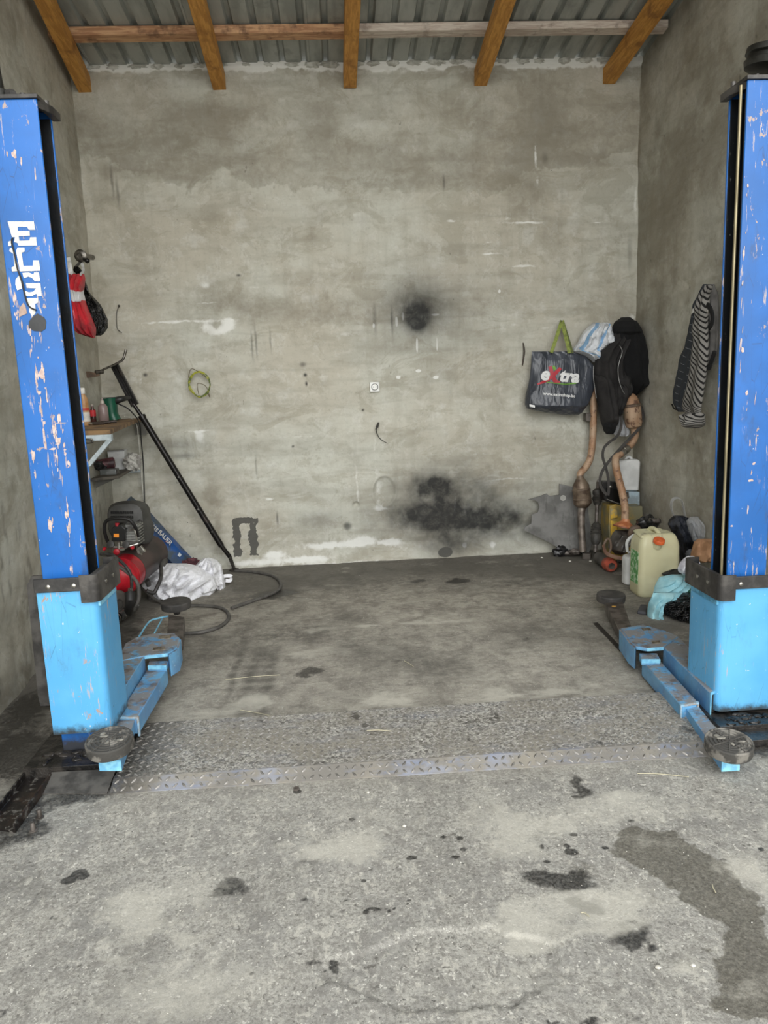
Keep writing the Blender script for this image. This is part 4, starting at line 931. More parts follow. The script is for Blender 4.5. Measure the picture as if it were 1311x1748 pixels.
# green tool body with black nozzle and cord
c = shelfpt(193, 6.22); R = root('heat_gun', c, 'dark green power tool with black nozzle standing on the upper shelf', 'power tool')
M_grn = mat('dark_green_plastic', '#12523c', .35, c2='#0d3f30', scale=9)
tp = at(186, 680, Y=c.y); part('body', MB().tube([c+Vector((.01, 0, 0)), c.lerp(tp, .3)+Vector((0, 0, 0)), c.lerp(tp, .7), tp+Vector((0, 0, 0))], [.056, .050, .056, .064], 24, 5), M_grn, R)
part('rim', MB().cyl(tp, tp+Vector((0, 0, .008)), .062, 24), mat('black_plastic', '#20201f', .5), R)
part('nozzle', MB().tube([at(198, 684, Y=c.y), at(208, 681, Y=c.y), at(222, 679, Y=c.y+.1)], [.030, .024, .012], 14, 4), mat('black_plastic', '#20201f', .5), R)
part('cord', MB().tube([at(201, 689, Y=c.y-.03), at(216, 696, Y=c.y), at(228, 707, Y=6.2), at(238, 722, Y=6.42), at(241, 750, Y=6.52), at(245, 800, Y=6.56), at(247, 872, Y=6.56)], .0055, 8, 6), mat('black_cord', '#232322', .5), R)
part('plug', MB().tube([at(247, 870, Y=6.56), at(249, 880, Y=6.56), at(251, 890, Y=6.56)], [.014, .02, .01], 10), mat('black_plastic', '#20201f', .5), R)
single('extension_lead', MB().tube([at(213, 713, Y=6.1)+Vector((0, 0, .01)), at(225, 715, Y=6.25), at(233, 725, Y=6.42), at(236, 745, Y=6.5), at(240, 790, Y=6.56), at(243, 830, Y=6.57), at(247, 868, Y=6.575)], .0045, 8, 6), mat('white_cord_pvc', '#c9c7bd', .5), 'thin white cord hanging from the upper shelf beside a black cord', 'cord')
rnd = random.Random(8)
for k, (x, y, l, a, lb, mm) in enumerate([(172, 5.72, .14, .2, 'dark pair of pliers lying at the front of the upper shelf', M_gun), (158, 5.60, .16, -.1, 'grey screwdriver lying at the front edge of the upper shelf', M_chrome), (187, 5.80, .10, .5, 'short brown tool lying before the green power tool', M_armd)]):
    c = shelfpt(x, y)+Vector((0, 0, .012)); d = Vector((math.cos(a), math.sin(a)*.4, 0)).normalized()
    R = root('hand_tool', c-Vector((0, 0, .012)), lb, 'tool', 'tools on the upper shelf')
    part('shaft', MB().tube([c-d*l*.5, c], [.007, .008], 8, 1), mm, R); part('grip', MB().tube([c, c+d*l*.5], [.011, .012], 10, 1), mat('dark_tool_grip', '#3a2f28', .5, scale=20), R)
# lower shelf things
c = at(199, 795, Z=zs2)
x0 = at(184, 795, Y=6.42).x; x1 = at(213, 795, Y=6.42).x
R = root('white_box', (x0+.07, 6.46, zs2), 'square white cardboard box standing on the lower shelf', 'box')
part('body', MB().prism([at(183, 770, Y=6.45), at(212, 768, Y=6.45), Vector((at(213, 795, Y=6.45).x, 6.45, zs2)), Vector((at(186, 795, Y=6.45).x, 6.45, zs2))], (0, .09, 0)), mat('white_box_card', '#d3d4d3', .6, c2='#bfc0bf', scale=10), R, bevel=.003)
part('lid_edge', MB().prism([at(183, 770, Y=6.445), at(212, 768, Y=6.445), at(212, 770, Y=6.445), at(183, 772, Y=6.445)], (0, .005, 0)), mat('grey_edge', '#a3a4a3'), R)
c = at(225, 785, Y=6.4); c = Vector((c.x, 6.42, zs2+.062))
single('crumpled_rag', MB().blob(c, .062, .05, .062, .35, 7, 3, 4, .35).tube([c+Vector((.03, -.04, -.03)), c+Vector((.06, -.07, -.045)), c+Vector((.075, -.08, -.055))], [.02, .012, .006], 8), mat('dirty_white_rag', '#c6c4bd', .85, c2='#8d8a84', scale=16), 'crumpled dirty white rag at the right end of the lower shelf', 'rag')
c = at(182, 793, Y=6.25)
R = root('angle_grinder', (c.x, 6.25, zs2), 'black and dull red power tool lying on the lower shelf', 'power tool')
part('motor', MB().lathe(at(182, 791, Y=6.2), (.95, .3, .05), [(.02, -.09), (.038, -.08), (.04, -.02), (.042, 0), (.045, .03), (.045, .055), (.03, .065)], 24), mat('dull_maroon_plastic', '#6b4247', .45, c2='#3c2629', scale=20), R)
part('gear_head', MB().blob(at(170, 794, Y=6.18), .06, .04, .04, .4, 7, 2, 3, .2), mat('black_greasy_metal', '#1b1a1b', .3, .4, c2='#3b3a3a', scale=40), R)
p0 = at(169, 808, Z=zs2); R = root('metal_case', (p0.x+.06, p0.y, zs2), 'flat silver grey case at the front of the lower shelf', 'case')
q = at(168, 808, Y=6.05); q2 = at(196, 805, Y=6.05)
part('body', MB().prism([Vector((q.x, 6.08, zs2)), Vector((q2.x, 6.08, zs2)), Vector((q2.x, 6.08, zs2+.045)), Vector((q.x, 6.08, zs2+.042))], (0, .09, 0)), mat('silver_case', '#8f9291', .35, .5, c2='#6d706f', scale=12), R, bevel=.004)
part('clasp', MB().box(q2.x, q2.x+.012, 6.08, 6.12, zs2+.005, zs2+.04), M_blke, R)

# ------------------------------------------------------------------ things hanging on the left wall
R = root('wall_faucet', at(142, 447, Y=5.9), 'small steel tap-like wall hook in the upper left corner', 'hook')
c = at(139, 437, Y=5.9)
part('body', MB().lathe(c, (-.1, -1, -.1), [(.02, -.2), (.022, -.02), (.042, -.01), (.045, .02), (.03, .03), (.02, .032), (.02, .02), (.004, .02)], 20), M_gun, R)
part('arm', MB().tube([at(143, 442, Y=5.88), at(149, 445, Y=5.86), at(152, 443, Y=5.86)], [.012, .02, .008], 10), M_pole, R)
part('clamp', MB().ribbon([at(140, 444, Y=5.9), at(133, 452, Y=5.88), at(128, 458, Y=5.86), at(141, 468, Y=5.86)], .02, .004), M_blke, R)
t = NT('red_bag_film'); z = t.xyz(t.uv())[1]
n = t.math('MULTIPLY', t.noise(t.pos, 10, 3), .1)
zz = t.math('ADD', z, n)
band = t.math('MULTIPLY', t.step(zz, .20, .21), t.step(zz, .285, .295, 1, 0))
c = t.mix(t.step(t.noise(t.pos, 9, 4), .4, .6), srgb('#c03038'), srgb('#8f2a32'))
c = t.mix(band, c, srgb('#c9c9c9')); t.bump(t.noise(t.vec(t.pos, (1, 1, .3)), 40, 3), .4, .006); M_rbag = t.out(c, .3)
rows = [(468, 116, 144), (476, 115, 146), (500, 117, 143), (520, 118, 148), (545, 121, 158), (560, 124, 164), (570, 134, 164), (577, 158, 162)]
R = root('red_plastic_bag', at(130, 577, Y=6.0), 'red and white plastic bag hanging on the left wall behind the lift post', 'plastic bag')
part('bag', drape(rows, .09, {'Y': 5.75}, back=.3, folds=(4, .012), crump=(.02, 8), seed=3, ridge=.02), M_rbag, R)
part('handle', MB().ribbon([at(121, 472, Y=5.72), at(118, 455, Y=5.74), at(115, 440, Y=5.76)], .04, .004).ribbon([at(136, 470, Y=5.72), at(142, 462, Y=5.8), at(140, 448, Y=5.9)], .02, .004), mat('white_bag_film', '#cfcfcc', .35, c2='#a9a9a6', scale=20), R)
M_blkbag = None
t = NT('shiny_black_bag_film'); t.bump(t.math('ADD', t.noise(t.vec(t.pos, (1.6, 1.6, .7), rot=(.3, .9, 0)), 18, 3, .55, 1.2), t.math('MULTIPLY', t.vor(t.vec(t.pos, (1, 1, .6), rot=(0, .7, 0)), 12, 'DISTANCE_TO_EDGE'), .9)), 1.0, .05)
M_blkbag = t.out(t.mix(t.step(t.noise(t.pos, 20, 4, .6, 1), .55, .7), srgb('#171716'), srgb('#4a463f')), .17)  # grey-brown streaks in the colour stand for highlights on the film
rows = [(455, 128, 134), (462, 126, 140), (480, 140, 146), (500, 144, 153), (520, 146, 172), (545, 148, 184), (560, 152, 184), (570, 156, 177), (573, 162, 172)]
single('black_plastic_bag', drape(rows, .07, {'Y': 5.88}, back=.3, folds=(7, .010), crump=(.01, 8), seed=6, drift=2), M_blkbag, 'black plastic bag hanging behind the red bag in the left corner', 'plastic bag')
# wooden handled blade on the left wall
R = root('hand_saw', at(150, 640, Y=6.2), 'brown worn blade sticking out above the upper left shelf', 'tool')
part('blade', MB().prism([at(128, 634, Y=6.2), at(152, 634, Y=6.2), at(168, 638, Y=6.2), at(170, 642, Y=6.2), at(150, 645, Y=6.2), at(128, 646, Y=6.2)], (0, .02, 0)), mat('brown_rusty_blade', '#66513f', .7, .1, c2='#4a3c30', scale=14), R, bevel=.002)
part('wire', MB().tube([at(135, 630, Y=6.2), at(138, 618, Y=6.22), at(144, 609, Y=6.25)], .0025, 6), M_pole, R)

# ------------------------------------------------------------------ compressor
cy = 5.62
R = root('air_compressor', at(215, 1040, Z=0), 'red tank air compressor with black motor cover in the left corner', 'air compressor')
M_red = mat('glossy_red_tank', '#c01f2c', .3, c2='#8c1822', scale=6)
M_tank = mat('dark_tank_paint', '#4a3a37', .45, c2='#2c2524', scale=5)
a0 = at(205, 985, Y=5.36); a1 = at(258, 942, Y=5.98)
ax = (a1-a0).normalized(); L = (a1-a0).length; rr = .135
tk = part('tank', MB().lathe(a0, ax, [(.03, -.075), (rr*.6, -.062), (rr*.9, -.03), (rr, 0), (rr, L*.2)], 36).lathe(a0, ax, [(rr, L*.2), (rr, L), (rr*.85, L+.04), (rr*.4, L+.065)], 36), M_red, R)
part('tank_rear_band', MB().lathe(a0, ax, [(rr-.002, L*.22), (rr+.002, L*.22), (rr+.002, L*1.0), (rr*.86, L+.045), (rr*.4, L+.068)], 36), M_tank, tk, label='dark rear of the tank')  # rear of the tank coloured darker than the red front end
part('weld_seam', MB().lathe(a0, ax, [(rr, L*.02), (rr+.004, L*.03), (rr+.004, L*.045), (rr, L*.055)], 36), M_red, tk)
# wheel and front foot
c = at(205, 1031, Y=5.22); w = part('wheel', MB().lathe(c+Vector((-.03, 0, 0)), (.85, -.5, 0), [(.03, -.03), (.085, -.028), (.10, -.015), (.10, .015), (.085, .028), (.04, .03), (.03, .02)], 32), mat('grey_rubber_wheel', '#5a5550', .8, c2='#46423e', scale=20), R)
part('hub', MB().cyl(c+Vector((-.03, 0, 0)), c+Vector((0, -.02, 0)), .03, 16), M_blke, w)
part('leg', MB().tube([at(250, 990, Y=5.75), at(255, 1000, Y=5.8), Vector((at(255, 1002, Y=5.8).x, 5.8, .0))], [.02, .02, .022], 10, 2), M_blke, R)
part('deck_plate', MB().prism([at(182, 948, Y=5.5), at(250, 940, Y=5.7), at(262, 935, Y=5.9), at(205, 940, Y=5.9)], (0, 0, -.02)), mat('black_deck', '#242322', .4), R)
# motor cover with vent slots
c = at(213, 885, Y=5.72)
cvr = part('motor_cover', MB().lathe(c+Vector((0, .10, -.03)), (.05, -.95, .12), [(.09, -.16), (.14, -.14), (.148, -.05), (.145, .05), (.125, .10), (.08, .12)], 36, sq=3.4, ref=(1, 0, 0)), mat('dark_grey_plastic', '#484744', .55, c2='#3a3936', scale=10), R, smooth=.6)
mb = MB(); base = at(207, 876, Y=5.56)
for r_ in range(2):
    for k in range(13):
        p = at(190+k*3.0, 876+r_*7-(1 if r_ == 0 else 0), Y=5.585-.004*r_); mb.box(p.x-.0035, p.x+.0035, p.y-.006, p.y+.01, p.z-.010, p.z+.009)
part('vent_slots', mb, mat('vent_black', '#111111', .8), cvr)
part('fan_shroud', MB().lathe(at(243, 905, Y=5.78), (.9, -.35, 0), [(.06, -.06), (.10, -.05), (.115, -.01), (.11, .03), (.08, .045)], 36), mat('dark_grey_plastic', '#484744'), R)
part('handle', MB().tube([at(184, 925, Y=5.48), at(178, 905, Y=5.44), at(182, 889, Y=5.42), at(200, 885, Y=5.40), at(220, 887, Y=5.40), at(231, 900, Y=5.42), at(236, 917, Y=5.48)], .0125, 12, 5), mat('black_handle_rubber', '#222120', .5), R)
sw = part('pressure_switch', MB().prism([at(190, 925, Y=5.42), at(190, 903, Y=5.42), at(197, 896, Y=5.42), at(207, 896, Y=5.42), at(214, 903, Y=5.42), at(213, 924, Y=5.42)], (0, .09, 0)), mat('black_switch_plastic', '#191918', .4), R, bevel=.005)
part('knob', MB().cyl(at(200, 898, Y=5.43), at(200, 894, Y=5.43)+Vector((0, 0, .006)), .014, 16), mat('red_knob', '#b5222f', .4), sw, label='red on-off knob')
part('sticker', MB().prism([at(194, 911, Y=5.418), at(203, 911, Y=5.418), at(203, 917, Y=5.418), at(194, 917, Y=5.418)], (0, -.001, 0)), mat('orange_sticker', '#f0932b', .5, c2='#e98a24'), sw)
hd = MB(); p = at(225, 912, Y=5.50)
for k in range(7):
    hd.box(p.x-.06, p.x+.062, 5.46, 5.60, p.z-.07+k*.021, p.z-.07+k*.021+.011)
hd.box(p.x-.048, p.x+.05, 5.475, 5.59, p.z-.07, p.z+.075)
part('cylinder_head', hd, mat('cast_aluminium', '#a7a7a3', .4, .6, c2='#6b6b68', scale=20), R, bevel=.002)
part('copper_line', MB().tube([at(221, 905, Y=5.43), at(230, 905, Y=5.42), at(233, 920, Y=5.42), at(234, 940, Y=5.43)], .006, 8), M_chrome, R)
mf = part('manifold', MB().tube([at(184, 933, Y=5.38), at(200, 934, Y=5.38), at(222, 932, Y=5.38), at(236, 928, Y=5.40)], .011, 10).tube([at(203, 925, Y=5.38), at(203, 937, Y=5.38)], .014, 10).cyl(at(218, 934, Y=5.38), at(218, 926, Y=5.38), .012), M_chrome, R)
for x, y, r_ in ((199, 942, .022), (178, 937, .012), (226, 935, .013)):
    part('valve_knob', MB().lathe(at(x, y, Y=5.36), (0, -1, 0), [(r_*.9, -.02), (r_, -.01), (r_, .008), (r_*.6, .014)], 14), mat('red_knob', '#b5222f', .4), mf, label='red valve knob')
for x, y in ((189, 929), (215, 930)):
    part('pressure_gauge', MB().lathe(at(x, y, Y=5.37), (-.1, -1, .3), [(.02, -.02), (.026, -.012), (.026, .006), (.02, .008)], 20), M_blk, mf)
part('foot_bracket', MB().prism([at(233, 936, Y=5.4), at(240, 932, Y=5.4), at(248, 942, Y=5.4), at(243, 945, Y=5.4), at(238, 940, Y=5.4), at(242, 948, Y=5.4), at(234, 944, Y=5.4)], (0, .03, 0)), M_chrome, R, bevel=.002)
M_hose = mat('black_rubber_hose', '#2b2a29', .45, c2='#3f3d3b', scale=20)
M_hoseg = mat('dusty_grey_hose', '#5a5753', .6, c2='#474541', scale=20)
# hose from compressor to gun
R2 = root('air_hose', at(222, 1045, Z=0), 'black rubber air hose with bright couplings beside the lift post', 'hose')
part('hose', MB().tube([at(172, 946, Y=5.25), at(190, 947, Y=5.2), at(208, 960, Y=5.15), at(222, 978, Y=5.12), at(225, 1000, Y=5.12), at(222, 1010, Y=5.12)], .011, 10, 5), M_hose, R2)
part('hose_tail', MB().tube([at(170, 968, Y=5.3), at(195, 965, Y=5.2), at(215, 975, Y=5.15), at(234, 995, Y=5.1), at(237, 1020, Y=5.1), at(231, 1034, Y=5.1), at(220, 1040, Y=5.1)], .013, 10, 5), M_hoseg, R2)
part('coupling', MB().cyl(at(223, 1004, Y=5.12), at(222, 1013, Y=5.12), .016, 14), M_chrome, R2)
R3 = root('impact_wrench', at(212, 1056, Z=0), 'dark air wrench with bright socket lying beside the lift post base', 'air wrench')
part('grip', MB().tube([at(222, 1013, Y=5.08), at(222, 1030, Y=5.06), at(219, 1045, Z=.06)], [.036, .034, .03], 16, 3), mat('black_grip', '#262524', .5), R3)
p0 = at(232, 1034, Z=.07); p1 = at(191, 1060, Z=.05)
dd = (p1-p0)
part('body', MB().tube([p0, p0+dd*.3, p0+dd*.5, p0+dd*.75], [.03, .045, .04, .036], 18, 3), mat('gun_metal_body', '#4a4947', .35, .6, c2='#6f6e6b', scale=24), R3)
part('socket', MB().tube([p0+dd*.72, p0+dd*.98], [.034, .034], 20, 1), mat('black_chrome_socket', '#1e1d1c', .15, .8), R3)
part('socket_ring', MB().tube([p0+dd*.80, p0+dd*.84], [.036, .036], 20, 1).tube([p0+dd*.6, p0+dd*.63], [.041, .041], 20, 1), M_chrome, R3)

# long hose on the floor running to the pole
zf = .013
pts = [(294, 1010, .10), (286, 1018, .06)]
pts3 = [at(238, 998, Z=.10), at(258, 1018, Z=.05), at(275, 1028, Z=.02), at(300, 1034, Z=zf), at(345, 1034, Z=zf), at(378, 1038, Z=zf), at(391, 1052, Z=zf), at(378, 1068, Z=zf), at(345, 1079, Z=zf), at(315, 1081, Z=zf)]
single('floor_hose', MB().tube(pts3, .0125, 10, 7), M_hoseg, 'grey rubber hose looping over the floor behind the left lift arm', 'hose', 'hoses on the floor by the left arm')
single('floor_hose', MB().tube([at(398, 974, Z=zf), at(430, 976, Z=zf), at(462, 982, Z=zf), at(478, 993, Z=zf), at(477, 1005, Z=zf), at(460, 1015, Z=zf), at(430, 1026, Z=zf), at(395, 1038, Z=zf+.004)], .0125, 10, 7), M_hoseg, 'grey hose curving over the floor from the foot of the leaning pole', 'hose', 'hoses on the floor by the left arm')
single('drain_hose', MB().tube([at(279, 957, Y=5.75), at(275, 966, Y=5.65), at(275, 985, Y=5.5), at(268, 1003, Y=5.42), at(262, 1012, Y=5.4), at(250, 1008, Y=5.38)], .014, 10, 6), M_hose, 'short black hose curling down in front of the white sack', 'hose')
single('rubber_boot', MB().prism([at(262, 975, Y=5.85), at(265, 956, Y=5.85), at(280, 955, Y=5.85), at(282, 964, Y=5.85), at(276, 985, Y=5.85), at(260, 985, Y=5.85)], (0, .12, 0)), mat('grey_block', '#504d48', .7), 'dark grey box-like part between the compressor and the white sack', 'machine part', bevel=.01)

# blue tool carton leaning in the corner
t = NT('blue_carton_print'); p = t.pos
c = t.mix(t.step(t.noise(p, 5, 5, .6), .45, .58), srgb('#1d4d8c'), srgb('#28405c')); c = t.mix(t.step(t.noise(t.vec(p, loc=(2, 0, 1)), 7, 4, .6), .54, .62, 0, .8), c, srgb('#33403f'))
M_cart = t.out(c, .35)
R = root('tool_carton', Vector((at(305, 962, Y=6.25).x, 6.3, 0)), 'long printed blue carton leaning in the corner behind the compressor', 'carton')
top0 = at(211, 852, Y=6.5); top1 = at(252, 876, Y=6.5); bot0 = Vector((at(290, 968, Y=6.2).x, 6.2, .03)); bot1 = Vector((at(330, 957, Y=6.2).x, 6.2, .10))
tp0, tp1 = at(219, 851, Y=6.48), at(250, 872, Y=6.48)
face = [at(219, 851, Y=6.48), at(253, 880, Y=6.46), at(300, 932, Y=6.38), at(326, 960, Y=6.3), at(298, 966, Y=6.26), at(243, 905, Y=6.4), at(206, 868, Y=6.45)]
part('front_face', MB().prism(face, (0, .09, .01)), M_cart, R, bevel=.003)
part('side_face', MB().prism([at(249, 910, Y=6.40), at(298, 966, Y=6.262), at(288, 970, Y=6.27), at(254, 929, Y=6.4)], (0, .08, 0)), mat('dark_blue_carton_side', '#22304f', .45, c2='#1b2436', scale=12), R)
u = (at(318, 950, Y=6.3)-at(253, 882, Y=6.45)).normalized(); nrm = Vector((0, -1, 0)); vv = Vector((u.z*-1, 0, u.x)); vv = (nrm-u*nrm.dot(u)).normalized().cross(u)*-1
vv = u.cross((nrm-u*nrm.dot(u)).normalized())*-1
if vv.z < 0: vv = -vv
def onface(x, y): return at(x, y, Y=6.48-(y-851)*.0017-.012)
tm = text_mb('BAUER', .052, onface(269, 909), u, vv, .001, 0, .001); part('lettering', tm, M_white, R, label='white print', smooth=0)
tm = text_mb('125', .045, onface(258, 899), u, vv, .001, 0, .001); part('lettering', tm, M_white, R, smooth=0)
part('red_mark', MB().tube([onface(282, 924), onface(286, 926), onface(286, 922)], .003, 6, 1), mat('red_print', '#c0404a', .5), R)
part('silver_print', MB().prism([onface(303, 948), onface(306, 943), onface(310, 947), onface(307, 951)], (0, -.002, 0)), mat('silver_print', '#cfd6da', .4), R)
single('maroon_cloth', MB().blob(at(327, 965, Y=6.25), .065, .05, .055, .35, 7, 5, 4, .3), mat('maroon_knit', '#6b4146', .9, c2='#4b2e33', scale=40, bump=.6), 'bundle of maroon cloth at the lower end of the blue carton', 'cloth')

# white sack: two overlapping slumped lobes (one object)
t = NT('crumpled_white_sack'); p = t.pos
c = t.mix(t.step(t.noise(p, 14, 6, .7, 1), .55, .7), srgb('#f0f0f3'), srgb('#c9c8cb'))
v = t.vor(t.vec(p, (1, 1, 1)), 13, 'DISTANCE_TO_EDGE'); t.bump(t.math('ADD', t.noise(p, 22, 5, .6, 1.5), t.math('MULTIPLY', v, .7)), .8, .02)
M_sack = t.out(c, .55)
rows = [(962, 272, 320), (966, 266, 338), (975, 260, 352), (985, 250, 366), (995, 243, 370), (1002, 246, 372), (1010, 258, 366), (1018, 270, 345), (1024, 292, 328)]
R = root('white_sack', at(310, 1010, Z=0), 'crumpled white woven sack slumped on the floor by the leaning pole', 'sack')
part('sack', drape(rows, .20, {'Y': 5.92}, back=.25, folds=(5, .02), crump=(.05, 8), seed=9, drift=5, ridge=.13, nr=70, nl=110), M_sack, R)
rows = [(952, 350, 358), (956, 342, 370), (965, 334, 378), (975, 330, 380), (985, 340, 382), (993, 360, 384), (1006, 370, 385), (1012, 380, 384)]
part('sack_mouth', drape(rows, .12, {'Y': 6.05}, back=.4, folds=(4, .02), crump=(.04, 8), seed=4, drift=2, ridge=.04, nr=50, nl=60), M_sack, R, label='greyer open end of the sack')
part('tie_end', MB().ribbon([at(380, 984, Y=6.1), at(388, 983, Y=6.1), at(395, 984, Y=6.1), at(393, 991, Y=6.1), at(385, 991, Y=6.1)], .028, .005, (0, .3, 1)), M_sack, R)

# ------------------------------------------------------------------ right wall corner: hanging things
t = NT('dark_grey_shopping_bag'); p = t.pos
c = t.mix(t.step(t.noise(t.vec(p, (1, 1, .4)), 8, 4), .45, .6), srgb('#464a52'), srgb('#363a41'))
t.bump(t.math('ADD', t.noise(t.vec(p, (1, 1, .22), rot=(0, .1, 0)), 15, 3, .5, .8), t.noise(t.vec(p, rot=(0, .6, 0)), 7, 2, .5, .5)), .6, .03); M_bag = t.out(c, .3)
YB = 6.52
rows = [(600, 908, 976), (603, 908, 985), (608, 907, 1000), (625, 906, 1013), (645, 904, 1014), (660, 901, 1014), (675, 897, 1009), (690, 896, 1003), (698, 899, 997), (704, 930, 993), (708, 960, 988)]
R = root('shopping_bag', at(950, 706, Y=6.5), 'dark grey printed shopping bag hanging from a nail on the back wall', 'shopping bag')
bag = part('bag', drape(rows, .115, {'Y': YB}, back=.4, folds=(5, .0022), crump=(.012, 4), seed=2, drift=1, tprof=[(0, .2), (.5, .65), (.85, 1), (1, .7)], nr=60, nl=72, sq=.6), M_bag, R)
M_hand = mat('olive_green_webbing', '#8a9646', .7, c2='#6e7838', scale=40)
for pts in ([(941, 602), (948, 582), (955, 560), (959, 547)], [(972, 603), (968, 585), (963, 565), (960, 547)]):
    part('handle', MB().ribbon([at(x, y, Y=6.47+.0015*max(0, 603-y)) for x, y in pts], .030, .004), M_hand, R)
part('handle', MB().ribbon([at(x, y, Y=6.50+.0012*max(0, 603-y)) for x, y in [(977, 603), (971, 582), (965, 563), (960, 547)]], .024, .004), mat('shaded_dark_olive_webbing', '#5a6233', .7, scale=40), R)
part('nail', MB().cyl(at(959, 548, Y=6.46), at(959, 548, Y=6.63), .006, 8), M_pole, R)
fwd = Vector((0, 1, 0))
def print_on(nm, mb, m, label=None): project(mb, bag, fwd, .003); return part(nm, mb, m, R, label, smooth=0)
rx = (at(989, 652, Y=6.4)-at(925, 647, Y=6.4)).normalized(); ux = Vector((-rx.z, 0, rx.x))
M_prt = mat('white_print_ink', '#e4e4e2', .5, c2='#d8d8d6')
print_on('lettering', text_mb('e', .155, at(924.5, 647.5, Y=6.4), rx, ux, .0012, .25, .006), M_prt)
print_on('lettering', text_mb('tra', .145, at(957, 650, Y=6.4), rx, ux, .0012, .25, .006, spacing=1.0), M_prt)
M_rprt = mat('red_print_ink', '#b82434', .5, c2='#a51f2e')
def poly_print(nm, pts, m, sub=6):
    # ribbon shaped print from centre line with widths
    mb = MB(); Q = []
    P = [(Vector((x, y)), w) for x, y, w in pts]
    for i in range(len(P)-1):
        for k in range(sub):
            t_ = k/sub; Q.append((P[i][0].lerp(P[i+1][0], t_), P[i][1]+(P[i+1][1]-P[i][1])*t_))
    Q.append(P[-1]); 
    for i, (c_, w) in enumerate(Q):
        d_ = (Q[min(i+1, len(Q)-1)][0]-Q[max(i-1, 0)][0]).normalized(); n_ = Vector((-d_.y, d_.x))*w/2
        mb.v += [at(*(c_+n_), Y=6.4), at(*(c_-n_), Y=6.4)]
    for i in range(len(Q)-1): mb.f.append((2*i, 2*i+1, 2*i+3, 2*i+2))
    n0 = len(mb.v)
    project(mb, bag, fwd, .003+(.0006 if 'x' in nm else 0))
    mb.v += [v+Vector((0, .0008, 0)) for v in mb.v]; mb.f += [tuple(reversed([i+n0 for i in f_])) for f_ in list(mb.f)]
    return part(nm, mb, m, R, smooth=0)
poly_print('x_stroke', [(943, 625, 6), (947, 640, 6), (950, 650, 7), (959, 652.5, 2.5)], M_rprt)
poly_print('x_stroke', [(961, 628, 5), (950, 639, 6.5), (938, 648, 6), (928, 653, 4), (920, 656, 2)], M_rprt)
poly_print('green_dot', [(949, 624, 3), (950, 628, 5.5), (951, 632, 3)], mat('green_print_ink', '#6da42c', .5))
poly_print('green_swoosh', [(934, 652, 1), (950, 654, 1.8), (968, 656, 2), (986, 654, 2.4), (989, 650, 1)], mat('green_print_ink', '#8fc93a', .5))
print_on('lettering', text_mb('www.extrashop.be', .036, at(929, 674, Y=6.4), (at(976, 678, Y=6.4)-at(929, 674, Y=6.4)), ux, .001, 0, .0008), M_prt, 'web address www.extrashop.be')
part('care_tag', MB().prism([at(904, 690, Y=6.42), at(913, 692, Y=6.41), at(913, 696, Y=6.41), at(904, 694, Y=6.42)], (0, .004, 0)), M_prt, R)

# white bag with blue stripes
t = NT('white_bag_with_blue_stripes'); uv = t.xyz(t.uv())
s1 = t.math('SUBTRACT', uv[0], t.math('MULTIPLY', uv[1], .12))
n = t.math('MULTIPLY', t.noise(t.pos, 6, 2), .05); s2 = t.math('ADD', t.math('FRACT', t.math('MULTIPLY', t.math('ADD', s1, n), 8.5)), 0)
band = t.math('MULTIPLY', t.step(s2, .36, .38), t.step(s2, .55, .57, 1, 0))
cc_ = t.mix(t.step(t.noise(t.pos, 12, 4), .5, .65), srgb('#d9dcdf'), srgb('#b3b7bb'))
t.bump(t.math('ADD', t.noise(t.pos, 30, 4, .6, 1.5), t.math('MULTIPLY', t.vor(t.pos, 16, 'DISTANCE_TO_EDGE'), .7)), .7, .015)
M_wbag = t.out(t.mix(t.math('MULTIPLY', band, .75), cc_, srgb('#5d9fd0')), .4)
rows = [(551, 1012, 1036), (556, 1006, 1043), (566, 996, 1044), (576, 990, 1052), (586, 986, 1056), (595, 978, 1058), (600, 978, 1046), (607, 998, 1034), (614, 1008, 1022), (618, 1012, 1018)]
single('white_striped_bag', drape(rows, .12, {'Y': 6.52}, back=.5, folds=(5, .014), crump=(.03, 8), seed=11, drift=1.5, ridge=.035, nr=54, nl=80), M_wbag, 'white plastic bag with blue stripes hanging above the dark shopping bag', 'plastic bag')

# jackets
def fab(name, c1, c2, rough=.9, sc=30, sheen=0):
    t = NT(name); t.bump(t.noise(t.pos, sc*3, 3), .4, .006)
    return t.out(t.mix(t.step(t.noise(t.pos, sc*.3, 4), .4, .65), srgb(c1), srgb(c2)), rough)
M_jk = fab('faded_black_jacket_cloth', '#2a2827', '#1e1c1c'); M_fur = fab('deep_black_fleece', '#0e0e0f', '#141415', 1.0, 60)
R = root('black_hooded_jacket', at(1060, 735, Y=6.45), 'black hooded jacket with zip hanging in the right corner of the back wall', 'jacket')
rows = [(542, 1062, 1074), (548, 1051, 1082), (556, 1046, 1087), (565, 1044, 1094), (580, 1044, 1100), (600, 1046, 1105), (615, 1048, 1107), (630, 1052, 1107), (645, 1056, 1108), (653, 1062, 1108), (662, 1070, 1098), (672, 1076, 1088), (677, 1078, 1082)]
part('body', drape(rows, .17, {'Y': 6.5}, back=.3, folds=(3, .014), crump=(.02, 6), seed=5, nr=50, nl=60), M_fur, R)
part('hood', drape([(542, 1060, 1074), (550, 1049, 1083), (560, 1045, 1088), (568, 1046, 1090), (575, 1056, 1084)], .20, {'Y': 6.48}, back=.3, folds=(2, .01), crump=(.02, 7), seed=7), M_fur, R)
R2 = root('dark_jacket', at(1040, 738, Y=6.45), 'faded black jacket with long sleeves hanging behind the dark shopping bag', 'jacket')
rows = [(565, 1052, 1060), (580, 1040, 1078), (597, 1022, 1074), (615, 1016, 1066), (640, 1014, 1070), (660, 1016, 1078), (675, 1020, 1072), (690, 1023, 1064), (700, 1026, 1062), (712, 1028, 1052)]
